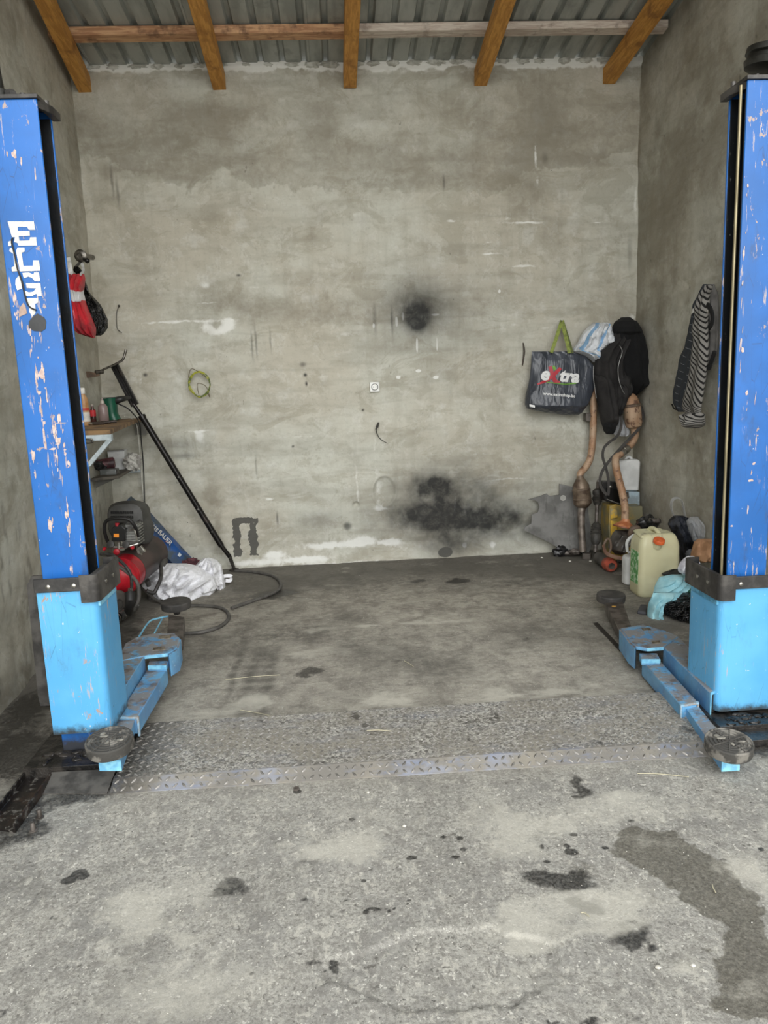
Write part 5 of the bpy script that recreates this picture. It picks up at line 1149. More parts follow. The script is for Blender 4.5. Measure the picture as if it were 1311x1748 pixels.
part('body', drape(rows, .13, {'Y': 6.46}, back=.4, folds=(4, .018), crump=(.02, 6), seed=8, nr=50, nl=60), M_jk, R2)
single('crushed_white_film', drape([(706, 1050, 1058), (715, 1050, 1062), (725, 1048, 1068), (735, 1046, 1074), (742, 1048, 1074), (745, 1056, 1070)], .03, {'Y': 6.46}, back=.4, folds=(3, .01), crump=(.02, 8), seed=77, ridge=.02), mat('grey_white_film', '#c3c5c8', .4, c2='#9fa2a6', scale=14), 'crushed grey white plastic showing below the black jacket cuffs', 'plastic bag')
part('sleeve', drape([(640, 1013, 1040), (670, 1017, 1048), (700, 1022, 1053), (722, 1026, 1054), (727, 1028, 1053)], .13, {'Y': 6.42}, back=.5, folds=(2, .01), crump=(.012, 8), seed=9), M_jk, R2)
part('cuff', drape([(720, 1031, 1050), (728, 1029, 1050), (736, 1031, 1048), (741, 1035, 1045)], .10, {'Y': 6.40}, back=.6, folds=(6, .006), crump=(.004, 8), seed=9), M_fur, R2)
part('sleeve', drape([(640, 1046, 1076), (670, 1046, 1075), (690, 1048, 1068), (700, 1050, 1064)], .12, {'Y': 6.42}, back=.5, folds=(2, .01), crump=(.012, 8), seed=19), M_jk, R2)
part('cuff', drape([(698, 1051, 1063), (706, 1051, 1062), (709, 1052, 1061)], .09, {'Y': 6.39}, back=.5, folds=(5, .004), crump=(.003, 8), seed=29), M_fur, R2)
zm_ = mat('pale_zip', '#8b8b88', .4, .5)
part('zip', MB().tube([at(x, y, Y=6.30) for x, y in [(1058, 590), (1062, 600), (1058, 615), (1055, 630), (1057, 650), (1062, 665), (1068, 675)]], .0028, 6, 5), zm_, R)
part('zip', MB().tube([at(x, y, Y=6.33) for x, y in [(1013, 625), (1013, 645), (1015, 660), (1018, 680)]], .0028, 6, 5), zm_, R2)
part('hem_flap', drape([(655, 1058, 1078), (665, 1066, 1080), (676, 1070, 1076)], .04, {'Y': 6.33}, seed=3), M_jk, R)

# striped shirt and others on the right wall
t = NT('grey_black_striped_knit'); uv = t.xyz(t.uv())
v = t.math('ADD', t.math('MULTIPLY', uv[1], 1.0), t.math('MULTIPLY', uv[0], -1.3)); fr = t.math('FRACT', t.math('MULTIPLY', t.math('ADD', v, t.math('MULTIPLY', t.noise(t.pos, 5, 2), .03)), 24))
M_strp = t.out(t.mix(t.step(fr, .58, .64), srgb('#85827d'), srgb('#151413')), .9)
t = NT('dark_pinstriped_cloth'); uv = t.xyz(t.uv())
v = t.math('ADD', uv[1], t.math('MULTIPLY', uv[0], -.35)); fr = t.math('FRACT', t.math('MULTIPLY', v, 15))
u2 = t.step(t.math('FRACT', t.math('MULTIPLY', uv[0], 7)), .45, .5)
M_pin = t.out(t.mix(t.math('MULTIPLY', t.math('MULTIPLY', t.step(fr, .93, .95), u2), .8), srgb('#33373d'), srgb('#9a9da0')), .85)
XW = 2.50
R = root('striped_shirt', at(1190, 730, X=XW), 'grey and black striped shirt hanging on the right wall', 'shirt')
rows = [(487, 1203, 1217), (505, 1196, 1208), (525, 1190, 1206), (550, 1187, 1204), (580, 1186, 1206), (610, 1182, 1207), (640, 1177, 1203), (670, 1170, 1199), (695, 1164, 1196), (706, 1172, 1196), (712, 1176, 1195)]
part('front', drape(rows, .035, {'X': XW}, back=1.2, folds=(2, .008), crump=(.01, 6), seed=3, nr=60), M_strp, R)
part('cuff_end', drape([(704, 1176, 1196), (715, 1177, 1197), (724, 1181, 1196), (731, 1183, 1191)], .10, {'X': XW}, back=.6, folds=(3, .008), crump=(.01, 7), seed=6), M_strp, R)
R = root('dark_pinstriped_shirt', at(1165, 700, X=2.6), 'dark pinstriped shirt hanging under the striped shirt on the right wall', 'shirt')
rows = [(485, 1202, 1216), (500, 1195, 1210), (520, 1186, 1202), (545, 1181, 1200), (570, 1176, 1200), (595, 1170, 1198), (610, 1162, 1196), (640, 1157, 1190), (670, 1151, 1182), (690, 1150, 1176), (703, 1158, 1178)]
part('front', drape(rows, .03, {'X': 2.57}, back=1.2, folds=(3, .008), crump=(.008, 6), seed=13, nr=60), M_pin, R)
part('care_tag', MB().prism([at(1183, 527, X=2.53), at(1188, 525, X=2.53), at(1187, 531, X=2.53), at(1181, 536, X=2.53)], (-.004, 0, 0)), M_prt, R)
part('toggle', MB().tube([at(1147, 690, X=2.55), at(1150, 697, X=2.55), at(1154, 699, X=2.55)], .006, 6), M_pole, R)
rows = [(485, 1208, 1219), (500, 1208, 1222), (520, 1207, 1223), (545, 1204, 1224), (570, 1204, 1224), (600, 1205, 1222), (620, 1206, 1216), (632, 1207, 1210)]
R = root('grey_jacket', at(1215, 630, X=2.6), 'plain grey jacket hanging against the right lift post edge', 'jacket')
part('body', drape(rows, .03, {'X': 2.57}, back=1.2, folds=(3, .01), crump=(.01, 6), seed=23), fab('mid_grey_lining', '#5c5a57', '#474543'), R)
part('buckle', MB().blob(at(1208, 531, X=2.46), .008, .008, .016, .1), M_chrome, R)
part('collar', MB().ribbon([at(x, y, X=2.46) for x, y in [(1207, 520), (1212, 526), (1216, 538), (1215, 552), (1210, 560)]], .03, .012, (0, 1, 0)), M_fur, R)
part('hem', MB().tube([at(x, y, X=2.52) for x, y in [(1220, 600), (1215, 615), (1209, 630)]], .014, 8), M_fur, R)

# ------------------------------------------------------------------ exhausts and straps in the right corner
t = NT('rusty_exhaust_pipe'); p = t.pos
c = t.mix(t.step(t.noise(p, 6, 4, .6), .4, .62), srgb('#b59a80'), srgb('#a17c5e')); c = t.mix(t.step(t.noise(p, 16, 5, .7), .55, .64), c, srgb('#6b4f3e')); c = t.mix(t.step(t.noise(t.vec(p, loc=(3, 3, 3)), 45, 3), .66, .7), c, srgb('#3c2a22'))
t.bump(t.noise(p, 50, 4), .3, .003); M_exh = t.out(c, .6, .2)
M_exg = mat('grey_brown_steel_pipe', '#8c8279', .45, .5, c2='#625850', scale=12, bump=.2)
M_cat = mat('brown_heat_stained_can', '#80705f', .5, .4, c2='#5a4a3f', scale=12, bump=.3)
R = root('exhaust_pipe', Vector((2.14, 6.40, 0)), 'long rusty exhaust pipe with catalytic converter leaning below the shopping bag', 'exhaust pipe')
yq = 6.42
part('upper_pipe', MB().tube([at(1012, 662, Y=6.56), at(1013, 700, Y=6.54), at(1012, 745, Y=6.52), at(1008, 780, Y=6.50), at(1000, 797, Y=6.48), at(991, 808, Y=6.46), at(990, 820, Y=6.45)], [.031, .031, .03, .03, .031, .03, .027], 16, 6), M_exh, R)
part('hanger', MB().box(*sorted((at(1002, 705, Y=6.5).x, at(1010, 705, Y=6.5).x)), 6.52, 6.6, at(1002, 720, Y=6.5).z, at(1002, 706, Y=6.5).z), M_armd, R, bevel=.003)
part('catalytic_can', MB().lathe(at(995, 864, Y=6.42), (at(990, 812, Y=6.45)-at(995, 864, Y=6.42)), [(.03, -.02), (.058, .0), (.076, .02), (.078, .03), (.077, .13), (.080, .135), (.079, .15), (.072, .155), (.070, .185), (.048, .225), (.033, .25), (.028, .27)], 28), M_cat, R)
part('can_seam', MB().lathe(at(995, 864, Y=6.42), (at(990, 812, Y=6.45)-at(995, 864, Y=6.42)), [(.077, .055), (.081, .058), (.081, .066), (.077, .07)], 28), M_cat, R)
part('lower_pipe', MB().tube([at(994, 864, Y=6.42), at(992, 880, Y=6.41), at(993, 910, Y=6.40), at(995, 942, Y=6.38)], [.035, .032, .031, .031], 16, 3), M_exg, R)
part('flange', MB().prism([Vector((2.08, 6.34, .0)), Vector((2.14, 6.30, 0)), Vector((2.17, 6.36, 0)), Vector((2.1, 6.40, 0))], (0, 0, .05)).blob(at(983, 942, Y=6.4), .05, .03, .03, .3, 6, 4, 3), M_armd, R, bevel=.003)
R = root('exhaust_pipe', Vector((at(1072, 905, Y=6.0).x, 6.05, .3)), 'bent rusty exhaust pipe with a muffler box under the black jackets', 'exhaust pipe')
ypp = 6.25
part('muffler', MB().lathe(at(1082, 728, Y=6.36), (at(1078, 680, Y=6.36)-at(1082, 728, Y=6.36)), [(.03, -.02), (.06, 0), (.068, .03), (.068, .18), (.06, .2), (.045, .25), (.02, .28)], 28, sq=2.6, ref=(1, 0, 0)), M_exh, R)
part('muffler_band', MB().lathe(at(1082, 728, Y=6.36), (at(1078, 680, Y=6.36)-at(1082, 728, Y=6.36)), [(.068, .17), (.073, .175), (.073, .19), (.068, .195)], 28, sq=2.6, ref=(1, 0, 0)), M_cat, R)
part('pipe_bend', MB().tube([at(1083, 728, Y=6.36), at(1084, 742, Y=6.36), at(1078, 757, Y=6.36), at(1066, 768, Y=6.33)], [.034, .034, .032, .031], 16, 5), M_exh, R)
part('clamp', MB().tube([at(1071, 765, Y=6.34), at(1058, 776, Y=6.28)], [.035, .035], 18, 1).tube([at(1067, 768, Y=6.32), at(1065, 770, Y=6.31)], [.038, .038], 18, 1).tube([at(1061, 773, Y=6.30), at(1059.5, 774.5, Y=6.29)], [.038, .038], 18, 1), M_chrome, R)
part('long_pipe', MB().tube([at(1060, 775, Y=6.28), at(1051, 783, Y=6.24), at(1053, 805, Y=6.18), at(1062, 840, Y=6.10), at(1067, 870, Y=6.03), at(1066, 893, Y=5.97)], [.031, .031, .031, .031, .031, .030], 18, 6), M_exh, R)
# funnel under the pipe, with orange rim
c = at(1068, 893, Y=5.95); ax = Vector((.35, -.35, -.9)).normalized()
R = root('oil_funnel', c+Vector((-.1, 0, -.14)), 'orange brown funnel at the lower end of the bent exhaust pipe', 'funnel')
part('cone', MB().lathe(c+Vector((.0, 0, .015)), Vector((-.25, -.1, -1)), [(.030, -.02), (.034, 0), (.085, .04), (.09, .05), (.08, .05), (.03, .01)], 28), mat('orange_plastic', '#c4835a', .4, c2='#a5603c', scale=16), R)
part('scuffed_rim', MB().lathe(c+Vector((.0, 0, .015)), Vector((-.25, -.1, -1)), [(.088, .045), (.093, .045), (.093, .056), (.086, .056)], 28), mat('dark_orange_plastic', '#8a5238', .5), R)

# strap
M_strap = mat('black_webbing_strap', '#2b2825', .7, c2='#3a3632', scale=30)
R = root('black_strap', at(1040, 845, Y=6.2), 'long black strap looping from the jackets down to the black tray', 'strap')
def yd(y): return 6.36-.0014*max(0, y-700)
part('strap', MB().ribbon([at(x, y, Y=yd(y)) for x, y in [(1085, 678), (1096, 700), (1097, 715), (1090, 732), (1075, 748), (1055, 770), (1040, 787), (1028, 805), (1024, 822), (1028, 835), (1036, 845)]], .024, .004, (1, 0, .3)), M_strap, R)
part('strap', MB().ribbon([at(x, y, Y=yd(y)+.03) for x, y in [(1061, 708), (1060, 730), (1053, 745), (1040, 755), (1031, 765), (1029, 780), (1034, 797), (1038, 815), (1039, 835), (1038, 846)]], .022, .004, (1, 0, .3)), M_strap, R)

# leaf shaped cut rubber sheet leaning on the back wall
t = NT('grey_cut_rubber_sheet'); c = t.mix(t.step(t.noise(t.pos, 5, 5, .6), .4, .6), srgb('#7b7a77'), srgb('#62615e')); t.bump(t.noise(t.pos, 30, 3), .2, .004)
M_mat = t.out(t.mix(t.step(t.noise(t.vec(t.pos, (3, 1, 1)), 8, 4), .58, .7, 0, .6), c, srgb('#52514e')), .8)
PX = [(955, 826), (980, 832), (1000, 838), (1005, 880), (1012, 925), (1003, 950), (985, 940), (965, 943), (940, 927), (903, 909), (895, 905), (896, 900), (907, 894), (908, 878), (918, 875), (921, 866), (918, 857), (911, 853), (902, 853), (925, 846), (933, 843), (938, 847), (955, 845)]
mb = MB(); mb.prism([at(x, y, Y=6.62-(y-826)*.0012) for x, y in PX], (0, .008, .001))
R = root('rubber_sheet', Vector((2.0, 6.5, 0)), 'grey rubber sheet with scalloped cut edge leaning against the back wall', 'rubber sheet')
part('sheet', mb, M_mat, R, smooth=0)
c = at(961, 850, Y=6.585); part('round_hole', MB().lathe(c, (0, -1, 0), [(.026, 0), (.026, .003)], 20), mat('wall_seen_in_hole', '#b9b8b1', .9), R, label='pale wall showing through the hole')

# drive shaft
R = root('drive_shaft', Vector((at(1017, 945, Y=6.2).x, 6.2, 0)), 'black drive shaft with rubber boots standing right of the converter pipe', 'drive shaft')
b0 = at(1016, 943, Y=6.2); b1 = at(1021, 822, Y=6.45); dv = (b1-b0); Ld = dv.length; ax = dv.normalized()
part('shaft', MB().lathe(b0, ax, [(.012, 0), (.014, Ld*.15), (.0165, Ld*.2), (.0165, Ld*.8), (.016, Ld*.88), (.015, Ld*.99), (.010, Ld)], 16), M_armd, R)
def boot(h0, h1, r0, r1, flip=False):
    pr = []; n_ = 5
    for k in range(n_*2+1):
        t_ = k/(n_*2); pr.append((r0+(r1-r0)*t_+(.006 if k % 2 else -.003), h0+(h1-h0)*t_))
    return pr
part('boot', MB().lathe(b0, ax, [(.02, Ld*.10), (.042, Ld*.15), (.045, Ld*.22)]+boot(Ld*.24, Ld*.40, .046, .032)+[(.02, Ld*.42)], 26), mat('black_boot_rubber', '#35332f', .6, c2='#494641', scale=20), R)
part('boot', MB().lathe(b0, ax, [(.02, Ld*.66)]+boot(Ld*.67, Ld*.77, .026, .044)+[(.036, Ld*.80), (.043, Ld*.82), (.044, Ld*.86), (.03, Ld*.885), (.02, Ld*.89)], 26), mat('black_boot_rubber', '#35332f'), R)
part('tip', MB().blob(b0+ax*(Ld+.004), .014, .014, .014, .1), M_chrome, R)
part('stub', MB().cyl(b0, b0+ax*Ld*.13, .018, 14), M_armd, R)

# hub parts lying on the floor at the foot of the pipe
c = at(957, 942, Z=.04)
R = root('suspension_arm', Vector((c.x, c.y, 0)), 'black greasy suspension arm on the floor before the rubber sheet', 'car part')
part('ball_joint', MB().blob(c+Vector((-.0, 0, .0)), .07, .045, .05, .35, 6, 3, 3), mat('black_greasy_metal', '#1b1a1b'), R)
part('arm', MB().tube([c, c+Vector((.09, -.03, -.015)), c+Vector((.18, .02, -.01)), c+Vector((.22, .04, -.01))], [.03, .02, .026, .02], 12, 4).blob(c+Vector((.08, -.03, -.0)), .03, .03, .025, .2, 5, 6, 2), M_armd, R)
# tray and battery-like box
R = root('black_tray', at(1040, 858, Y=6.25), 'shallow black plastic tray standing on edge left of the bent pipe', 'tray')
fr_ = [at(x, y, Y=6.22) for x, y in [(1028, 822), (1062, 823), (1068, 865), (1035, 856), (1031, 850)]]
part('frame', MB().prism(fr_, (0, .10, 0)), mat('black_tray_plastic', '#1d1c1b', .35), R, bevel=.004)
part('inner_panel', MB().prism([at(x, y, Y=6.215) for x, y in [(1035, 833), (1062, 835), (1064, 860), (1037, 851)]], (0, -.003, 0)), mat('pitch_black_inside', '#060606', .3), R)
part('bright_blob', MB().blob(at(1042, 831, Y=6.21), .016, .01, .012, .2, 5, 1, 2), M_chrome, R)  # small bright steel blob on the front of the tray
part('lower_lip', MB().tube([at(1036, 852, Y=6.21), at(1062, 862, Y=6.21)], .004, 6, 1), mat('grey_lip', '#77746e', .5), R)

# canisters
def canister(name, pts, Y0, depth, m, lab, cat, capc=None, cap_at=None, bev=.02):
    mb = MB().prism([at(x, y, Y=Y0) for x, y in pts], (0, depth, 0))
    zz = min(v.z for v in mb.v)
    R = root(name, Vector((sum(v.x for v in mb.v)/len(mb.v), Y0+depth/2, zz)), lab, cat)
    part('body', mb, m, R, bevel=bev, smooth=.9)
    return R
M_wj = mat('white_canister_plastic', '#d9dad8', .4, c2='#c3c4c2', scale=6)
R = canister('white_canister', [(1057, 786), (1090, 784), (1094, 788), (1093, 812), (1091, 838), (1068, 838), (1060, 836), (1056, 815)], 6.36, .13, M_wj, 'white plastic canister wedged in the corner behind the bent pipe', 'canister')
part('handle', MB().tube([at(1067, 785, Y=6.42), at(1073, 779, Y=6.42), at(1080, 785, Y=6.42)], .012, 10), M_wj, R)
R = canister('pale_blue_box', [(1064, 839), (1092, 840), (1092, 864), (1066, 866)], 6.34, .15, mat('pale_blue_metal', '#a9bcc6', .5, .1, c2='#8b979d', scale=16), 'small pale blue grey box under the white canister', 'box', bev=.004)
part('dark_corner', MB().prism([at(x, y, Y=6.335) for x, y in [(1066, 840), (1073, 840), (1074, 850), (1067, 856)]], (0, .01, 0)), M_armd, R)
t = NT('yellow_jerrycan_plastic'); p = t.pos
M_yj = t.out(t.mix(t.step(t.noise(p, 5, 5, .6), .38, .6), srgb('#b09038'), srgb('#77735a')), .5)
R = canister('yellow_jerrycan', [(1041, 864), (1052, 861), (1064, 864), (1082, 865), (1097, 864), (1099, 905), (1097, 955), (1041, 958), (1039, 900)], 6.20, .20, M_yj, 'dirty yellow jerrycan standing in the right corner behind the bent pipe', 'jerrycan')
part('shoulder', MB().prism([at(x, y, Y=6.185) for x, y in [(1043, 868), (1054, 870), (1055, 884), (1043, 886)]], (0, .02, 0)), mat('bright_yellow_plastic', '#d0a83a', .5, c2='#8f8a70', scale=14), R, bevel=.006)
part('front_panel', MB().prism([at(x, y, Y=6.185) for x, y in [(1043, 889), (1055, 891), (1054, 906), (1043, 920)]], (0, .02, 0)), mat('bright_yellow_plastic', '#c9a23a'), R, bevel=.006)

# heap between yellow can and white jug
R = root('leather_boot', at(1050, 965, Y=6.0), 'dark crumpled rubber boot shaped part under the orange funnel', 'machine part')
part('body', drape([(905, 1050, 1078), (915, 1044, 1078), (925, 1040, 1075), (935, 1038, 1070), (942, 1046, 1064), (946, 1050, 1058)], .12, {'Y': 5.95}, back=.5, folds=(3, .014), crump=(.03, 7), seed=31, ridge=.03), mat('dark_shiny_leather', '#57524c', .35, c2='#3e3a36', scale=12), R)
part('ring', MB().tube([at(x, y, Y=5.86) for x, y in [(1036, 920), (1031, 930), (1033, 940), (1039, 944), (1043, 934), (1041, 922), (1036, 920)]], .010, 8, 4), mat('tan_ring', '#7a6656', .6), R)
part('strap', MB().ribbon([at(x, y, Y=5.82) for x, y in [(1030, 930), (1034, 943), (1044, 949), (1056, 952), (1064, 954)]], .03, .006, (0, .2, 1)), mat('reddish_brown_leather', '#93735f', .6, c2='#7a5c4b', scale=14), R)
p0 = at(1022, 951, Z=.055); p1 = at(1044, 966, Z=.055)
ax = (p1-p0).normalized(); Lq = (p1-p0).length
R = root('oil_filter', Vector((p0.x, p0.y, 0)), 'grey cylindrical filter with a red orange end lying on the floor', 'filter')
part('body', MB().lathe(p0, ax, [(.035, 0), (.05, .01), (.052, Lq*.7), (.05, Lq*.75)], 28), mat('grey_filter_can', '#605c57', .5, .2, c2='#4c4945', scale=10), R)
part('red_ring', MB().lathe(p0, ax, [(.053, Lq*.7), (.056, Lq*.74), (.055, Lq*.95), (.046, Lq*1.0), (.03, Lq*1.0)], 28), mat('red_orange_rusty', '#b5533f', .5, c2='#8b4a38', scale=20), R)
part('thread_hole', MB().lathe(p0, ax, [(.026, Lq*1.0), (.026, Lq*1.02), (.016, Lq*1.02), (.016, Lq*1.005)], 20), M_armd, R)
c = at(1066, 960, Z=.04); single('scrap_bracket', MB().tube([c+Vector((-.04, 0, .03)), c, c+Vector((.05, -.03, -.01)), c+Vector((.06, -.06, -.02))], [.03, .035, .025, .015], 10).blob(c, .05, .03, .035, .4, 6, 8, 3), M_armd, 'dark bent scrap bracket left of the small white jug', 'car part')

# white jug
x0 = at(1068, 985, Z=0)
R = root('white_jug', Vector((at(1076, 990, Y=5.5).x, 5.5, 0)), 'small white plastic jug with loop handle behind the cream canister', 'jug')
yj = 5.45
part('body', MB().lathe(Vector((at(1076, 985, Y=yj+.05).x, yj+.05, 0)), (0, 0, 1), [(.045, 0), (.056, .01), (.056, .20), (.050, .22), (.02, .235)], 28, sq=4, ref=(1, .0, 0)), M_wj, R)
part('handle', MB().tube([at(x, y, Y=yj) for x, y in [(1071, 942), (1070, 928), (1074, 920), (1082, 914), (1092, 912)]], [.011, .013, .013, .013, .012], 12, 5).tube([at(1072, 943, Y=yj), at(1080, 942, Y=yj), at(1088, 937, Y=yj)], .009, 10, 3), M_wj, R)

# cream jerrycan
t = NT('cream_jerrycan_plastic'); p = t.pos
c = t.mix(t.step(t.noise(p, 3, 3), .4, .6), srgb('#d6d3b0'), srgb('#c5c09c')); z = t.xyz(p)[2]
c = t.mix(t.math('MULTIPLY', t.step(t.noise(t.vec(p, (1, 1, .4)), 12, 5, .7), .5, .68), t.step(z, .33, .47)), c, srgb('#8b8774')); M_cream = t.out(c, .4); t.b.inputs['Subsurface Weight'].default_value = .15; t.b.inputs['Subsurface Radius'].default_value = (.03, .025, .015)
YC = 5.12
R = root('cream_jerrycan', Vector((2.215, YC+.12, 0)), 'cream plastic jerrycan with an orange cap on the floor in the right corner', 'jerrycan')
def zc_(y): return at(1120, y, Y=YC).z
def rrect(cx, cy, hx, hy, r, z, n=6):
    P = []
    for qx, qy, a0_ in ((1, 1, 0), (-1, 1, PI/2), (-1, -1, PI), (1, -1, 3*PI/2)):
        for k in range(n+1):
            a = a0_+PI/2*k/n; P.append(Vector((cx+qx*(hx-r)+r*math.cos(a), cy+qy*(hy-r)+r*math.sin(a), z)))
    return P
cx_ = (at(1083, 965, Y=YC).x+at(1160, 965, Y=YC).x)/2; cx_ += .028; hx_ = .150; hy_ = .110; cyy = YC+.115
prof = [(0.012, .88), (0, .93), (.012, .985), (.03, 1), (.2, 1.0), (.215, .992), (.225, .992), (.24, 1.0), (.36, 1.0), (.385, .98), (.41, .93), (.44, .84), (.455, .74), (.46, .6), (.455, .45)]
mb = MB(); rings = [rrect(cx_, cyy, hx_*k, hy_*k, .045*k, z) for z, k in prof]; n_ = len(rings[0])
for r_ in rings: mb.v += r_
for i in range(len(rings)-1):
    for k in range(n_): mb.f.append((i*n_+k, i*n_+(k+1) % n_, (i+1)*n_+(k+1) % n_, (i+1)*n_+k))
mb.f.append(tuple(reversed(range(n_)))); mb.f.append(tuple((len(rings)-1)*n_+k for k in range(n_)))
jc = part('body', mb, M_cream, R, smooth=.9)
part('handle', MB().tube([(cx_-.02, cyy+.09, .435), (cx_-.01, cyy+.05, .475), (cx_, cyy-.02, .475), (cx_+.01, cyy-.06, .445)], [.016, .015, .015, .017], 12, 5), M_cream, R)
part('shoulder', MB().prism([(cx_-.135, cyy-.08, .42), (cx_+.10, cyy-.08, .42), (cx_+.08, cyy+.09, .44), (cx_-.13, cyy+.09, .44)], (0, 0, .028)), M_cream, R, bevel=.02)
c = at(1125, 924, Y=YC-.01); ca = Vector((.1, -.5, .85)).normalized()
part('spout', MB().lathe(c-ca*.05, ca, [(.032, 0), (.028, .03), (.026, .05)], 20), M_cream, R)
part('cap', MB().lathe(c, Vector((.05, -.35, 1)).normalized(), [(.034, -.015), (.040, -.01), (.040, .012), (.037, .017)], 24), mat('orange_cap', '#dd6a38', .4, c2='#c95a2c', scale=20), R, label='orange screw cap')
mb = MB()
for y0_, y1_ in ((940, 944), (947, 953), (956, 958), (961, 969), (972, 975)):
    pass
part('green_label', MB().prism([Vector((cx_-hx_-.0015, cyy-.075, .09)), Vector((cx_-hx_-.0015, cyy-.075, .33)), Vector((cx_-hx_-.0015, cyy+.06, .33)), Vector((cx_-hx_-.0015, cyy+.06, .09))], (.002, 0, 0)), mat('green_paper_label', '#5d9a5a', .6, c2='#b7cfae', scale=30, lo=.5, hi=.55), R)

# black pump part lying on the canisters
R = root('pump_head', at(1112, 893, Y=5.9), 'black greasy pump part with stub pipes behind the cream jerrycan', 'car part')
part('casting', MB().blob(at(1106, 893, Y=5.75), .085, .06, .06, .3, 5, 7, 3).tube([at(1088, 896, Y=5.8), at(1100, 890, Y=5.75), at(1112, 884, Y=5.7)], [.02, .035, .035], 12, 3), mat('black_greasy_metal', '#1b1a1b'), R)
part('stub_pipe', MB().tube([at(1112, 889, Y=5.7), at(1120, 890, Y=5.68), at(1127, 889, Y=5.66)], [.02, .018, .022], 12, 2), M_armd, R)
part('knob', MB().cyl(at(1109, 896, Y=5.66), at(1109, 889, Y=5.64), .024, 16), mat('black_plastic', '#20201f'), R)
part('stub_pipe', MB().cyl(at(1109, 889, Y=5.64), at(1110, 885, Y=5.63), .009, 10), M_chrome, R)
single('brown_hose_elbow', MB().tube([at(1080, 905, Y=5.75), at(1076, 912, Y=5.72), at(1080, 903, Y=5.70), at(1088, 902, Y=5.7), at(1092, 912, Y=5.7), at(1090, 925, Y=5.72)], [.012, .022, .024, .024, .024, .024], 12, 4), mat('brown_rubber', '#6b5a4c', .6), 'brown bent hose elbow between the funnel and the cream jerrycan', 'hose')

# clear and dark plastic bags behind the jerrycan
R = root('dark_plastic_bag', at(1170, 930, Y=5.6), 'dark translucent plastic bag by the right wall behind the cream jerrycan', 'plastic bag')
t = NT('dark_slate_film'); t.bump(t.noise(t.vec(t.pos, (1.4, 1, .5), rot=(.2, .7, 0)), 26, 4, .6, 1.2), .9, .02); M_slate = t.out(t.mix(t.step(t.noise(t.pos, 7, 3), .45, .6), srgb('#33363e'), srgb('#17181b')), .18)
part('bag', drape([(880, 1150, 1166), (886, 1143, 1180), (895, 1140, 1190), (905, 1145, 1194), (918, 1152, 1196), (930, 1158, 1194), (945, 1160, 1190), (958, 1162, 1185)], .10, {'Y': 5.45}, back=.4, folds=(4, .02), crump=(.03, 7), seed=41, ridge=.03), M_slate, R)
t = NT('clear_plastic_film'); t.b.inputs['Transmission Weight'].default_value = .0; t.b.inputs['Alpha'].default_value = .38; t.bump(t.noise(t.pos, 30, 4, .6, 1), .8, .02); M_clr = t.out(srgb('#c6c8ca'), .12)
part('clear_loop', MB().ribbon([at(x, y, Y=5.42) for x, y in [(1150, 880), (1146, 868), (1147, 855), (1154, 850), (1163, 853), (1167, 868), (1170, 884)]], .035, .003, (0, 1, .2)), M_clr, R, label='clear film handle loop')
part('clear_skirt', drape([(882, 1178, 1192), (890, 1172, 1197), (905, 1176, 1199), (920, 1182, 1199), (935, 1188, 1198)], .08, {'Y': 5.30}, back=.5, folds=(4, .012), crump=(.03, 7), seed=43, ridge=.02), M_clr, R, label='clear film side of the bag')
R = root('brown_paper_bundle', at(1195, 945, Y=5.4), 'crumpled brown paper bundle behind the right lift post', 'paper')
part('bundle', drape([(920, 1192, 1215), (926, 1186, 1220), (935, 1183, 1224), (945, 1180, 1224), (952, 1179, 1222), (957, 1182, 1215)], .12, {'Y': 5.05}, back=.5, folds=(3, .02), crump=(.03, 7), seed=45, ridge=.03), mat('brown_kraft_paper', '#a8805f', .8, c2='#8c6749', scale=10, bump=.4), R)
R = root('white_rag', at(1180, 985, Y=5.2), 'white rag draped on the pile between the jerrycan and right lift post', 'rag')
M_wr = mat('white_cotton_rag', '#d9d9de', .9, c2='#b2b1b8', scale=16, bump=.5)
part('rag', drape([(949, 1174, 1184), (955, 1166, 1181), (962, 1160, 1178), (970, 1157, 1174), (976, 1158, 1170), (980, 1164, 1168)], .06, {'Y': 4.80}, back=.4, folds=(3, .012), crump=(.02, 8), seed=47, ridge=.02), M_wr, R)
part('rag_corner', drape([(955, 1182, 1190), (965, 1182, 1192), (975, 1176, 1194), (985, 1170, 1196), (992, 1168, 1196), (996, 1182, 1196)], .07, {'Y': 4.70}, back=.4, folds=(3, .012), crump=(.02, 8), seed=49, ridge=.02), M_wr, R)
single('grey_foam', MB().blob(at(1178, 945, Y=5.25), .03, .03, .03, .4, 7, 2, 3).blob(at(1176, 966, Y=5.1), .03, .03, .06, .3, 6, 3, 3), mat('grey_foam_stuff', '#74767a', .8), 'grey crumpled foam scrap between the white rag and dark bag', 'scrap')

# light blue cloth draped over the black bags
M_bc = mat('light_blue_cloth', '#a6d3da', .85, c2='#86bac6', scale=8, bump=.5)
R = root('light_blue_cloth', at(1120, 1060, Z=0), 'light blue cloth trailing from the black bags onto the floor', 'cloth')
part('upper_drape', drape([(981, 1145, 1172), (985, 1126, 1180), (992, 1122, 1181), (1000, 1118, 1177), (1008, 1116, 1172), (1015, 1114, 1166), (1021, 1113, 1160)], .10, {'Y': 4.86}, back=.3, folds=(4, .014), crump=(.025, 6), seed=51, drift=4, ridge=.025, nl=70), M_bc, R)
part('lower_drape', drape([(1012, 1115, 1165), (1020, 1112, 1150), (1028, 1108, 1132), (1036, 1106, 1128), (1045, 1105, 1126), (1055, 1105, 1132), (1063, 1106, 1133), (1068, 1112, 1130)], .08, {'Y': 4.72}, back=.3, folds=(3, .012), crump=(.02, 7), seed=53, drift=2, ridge=.02), M_bc, R)
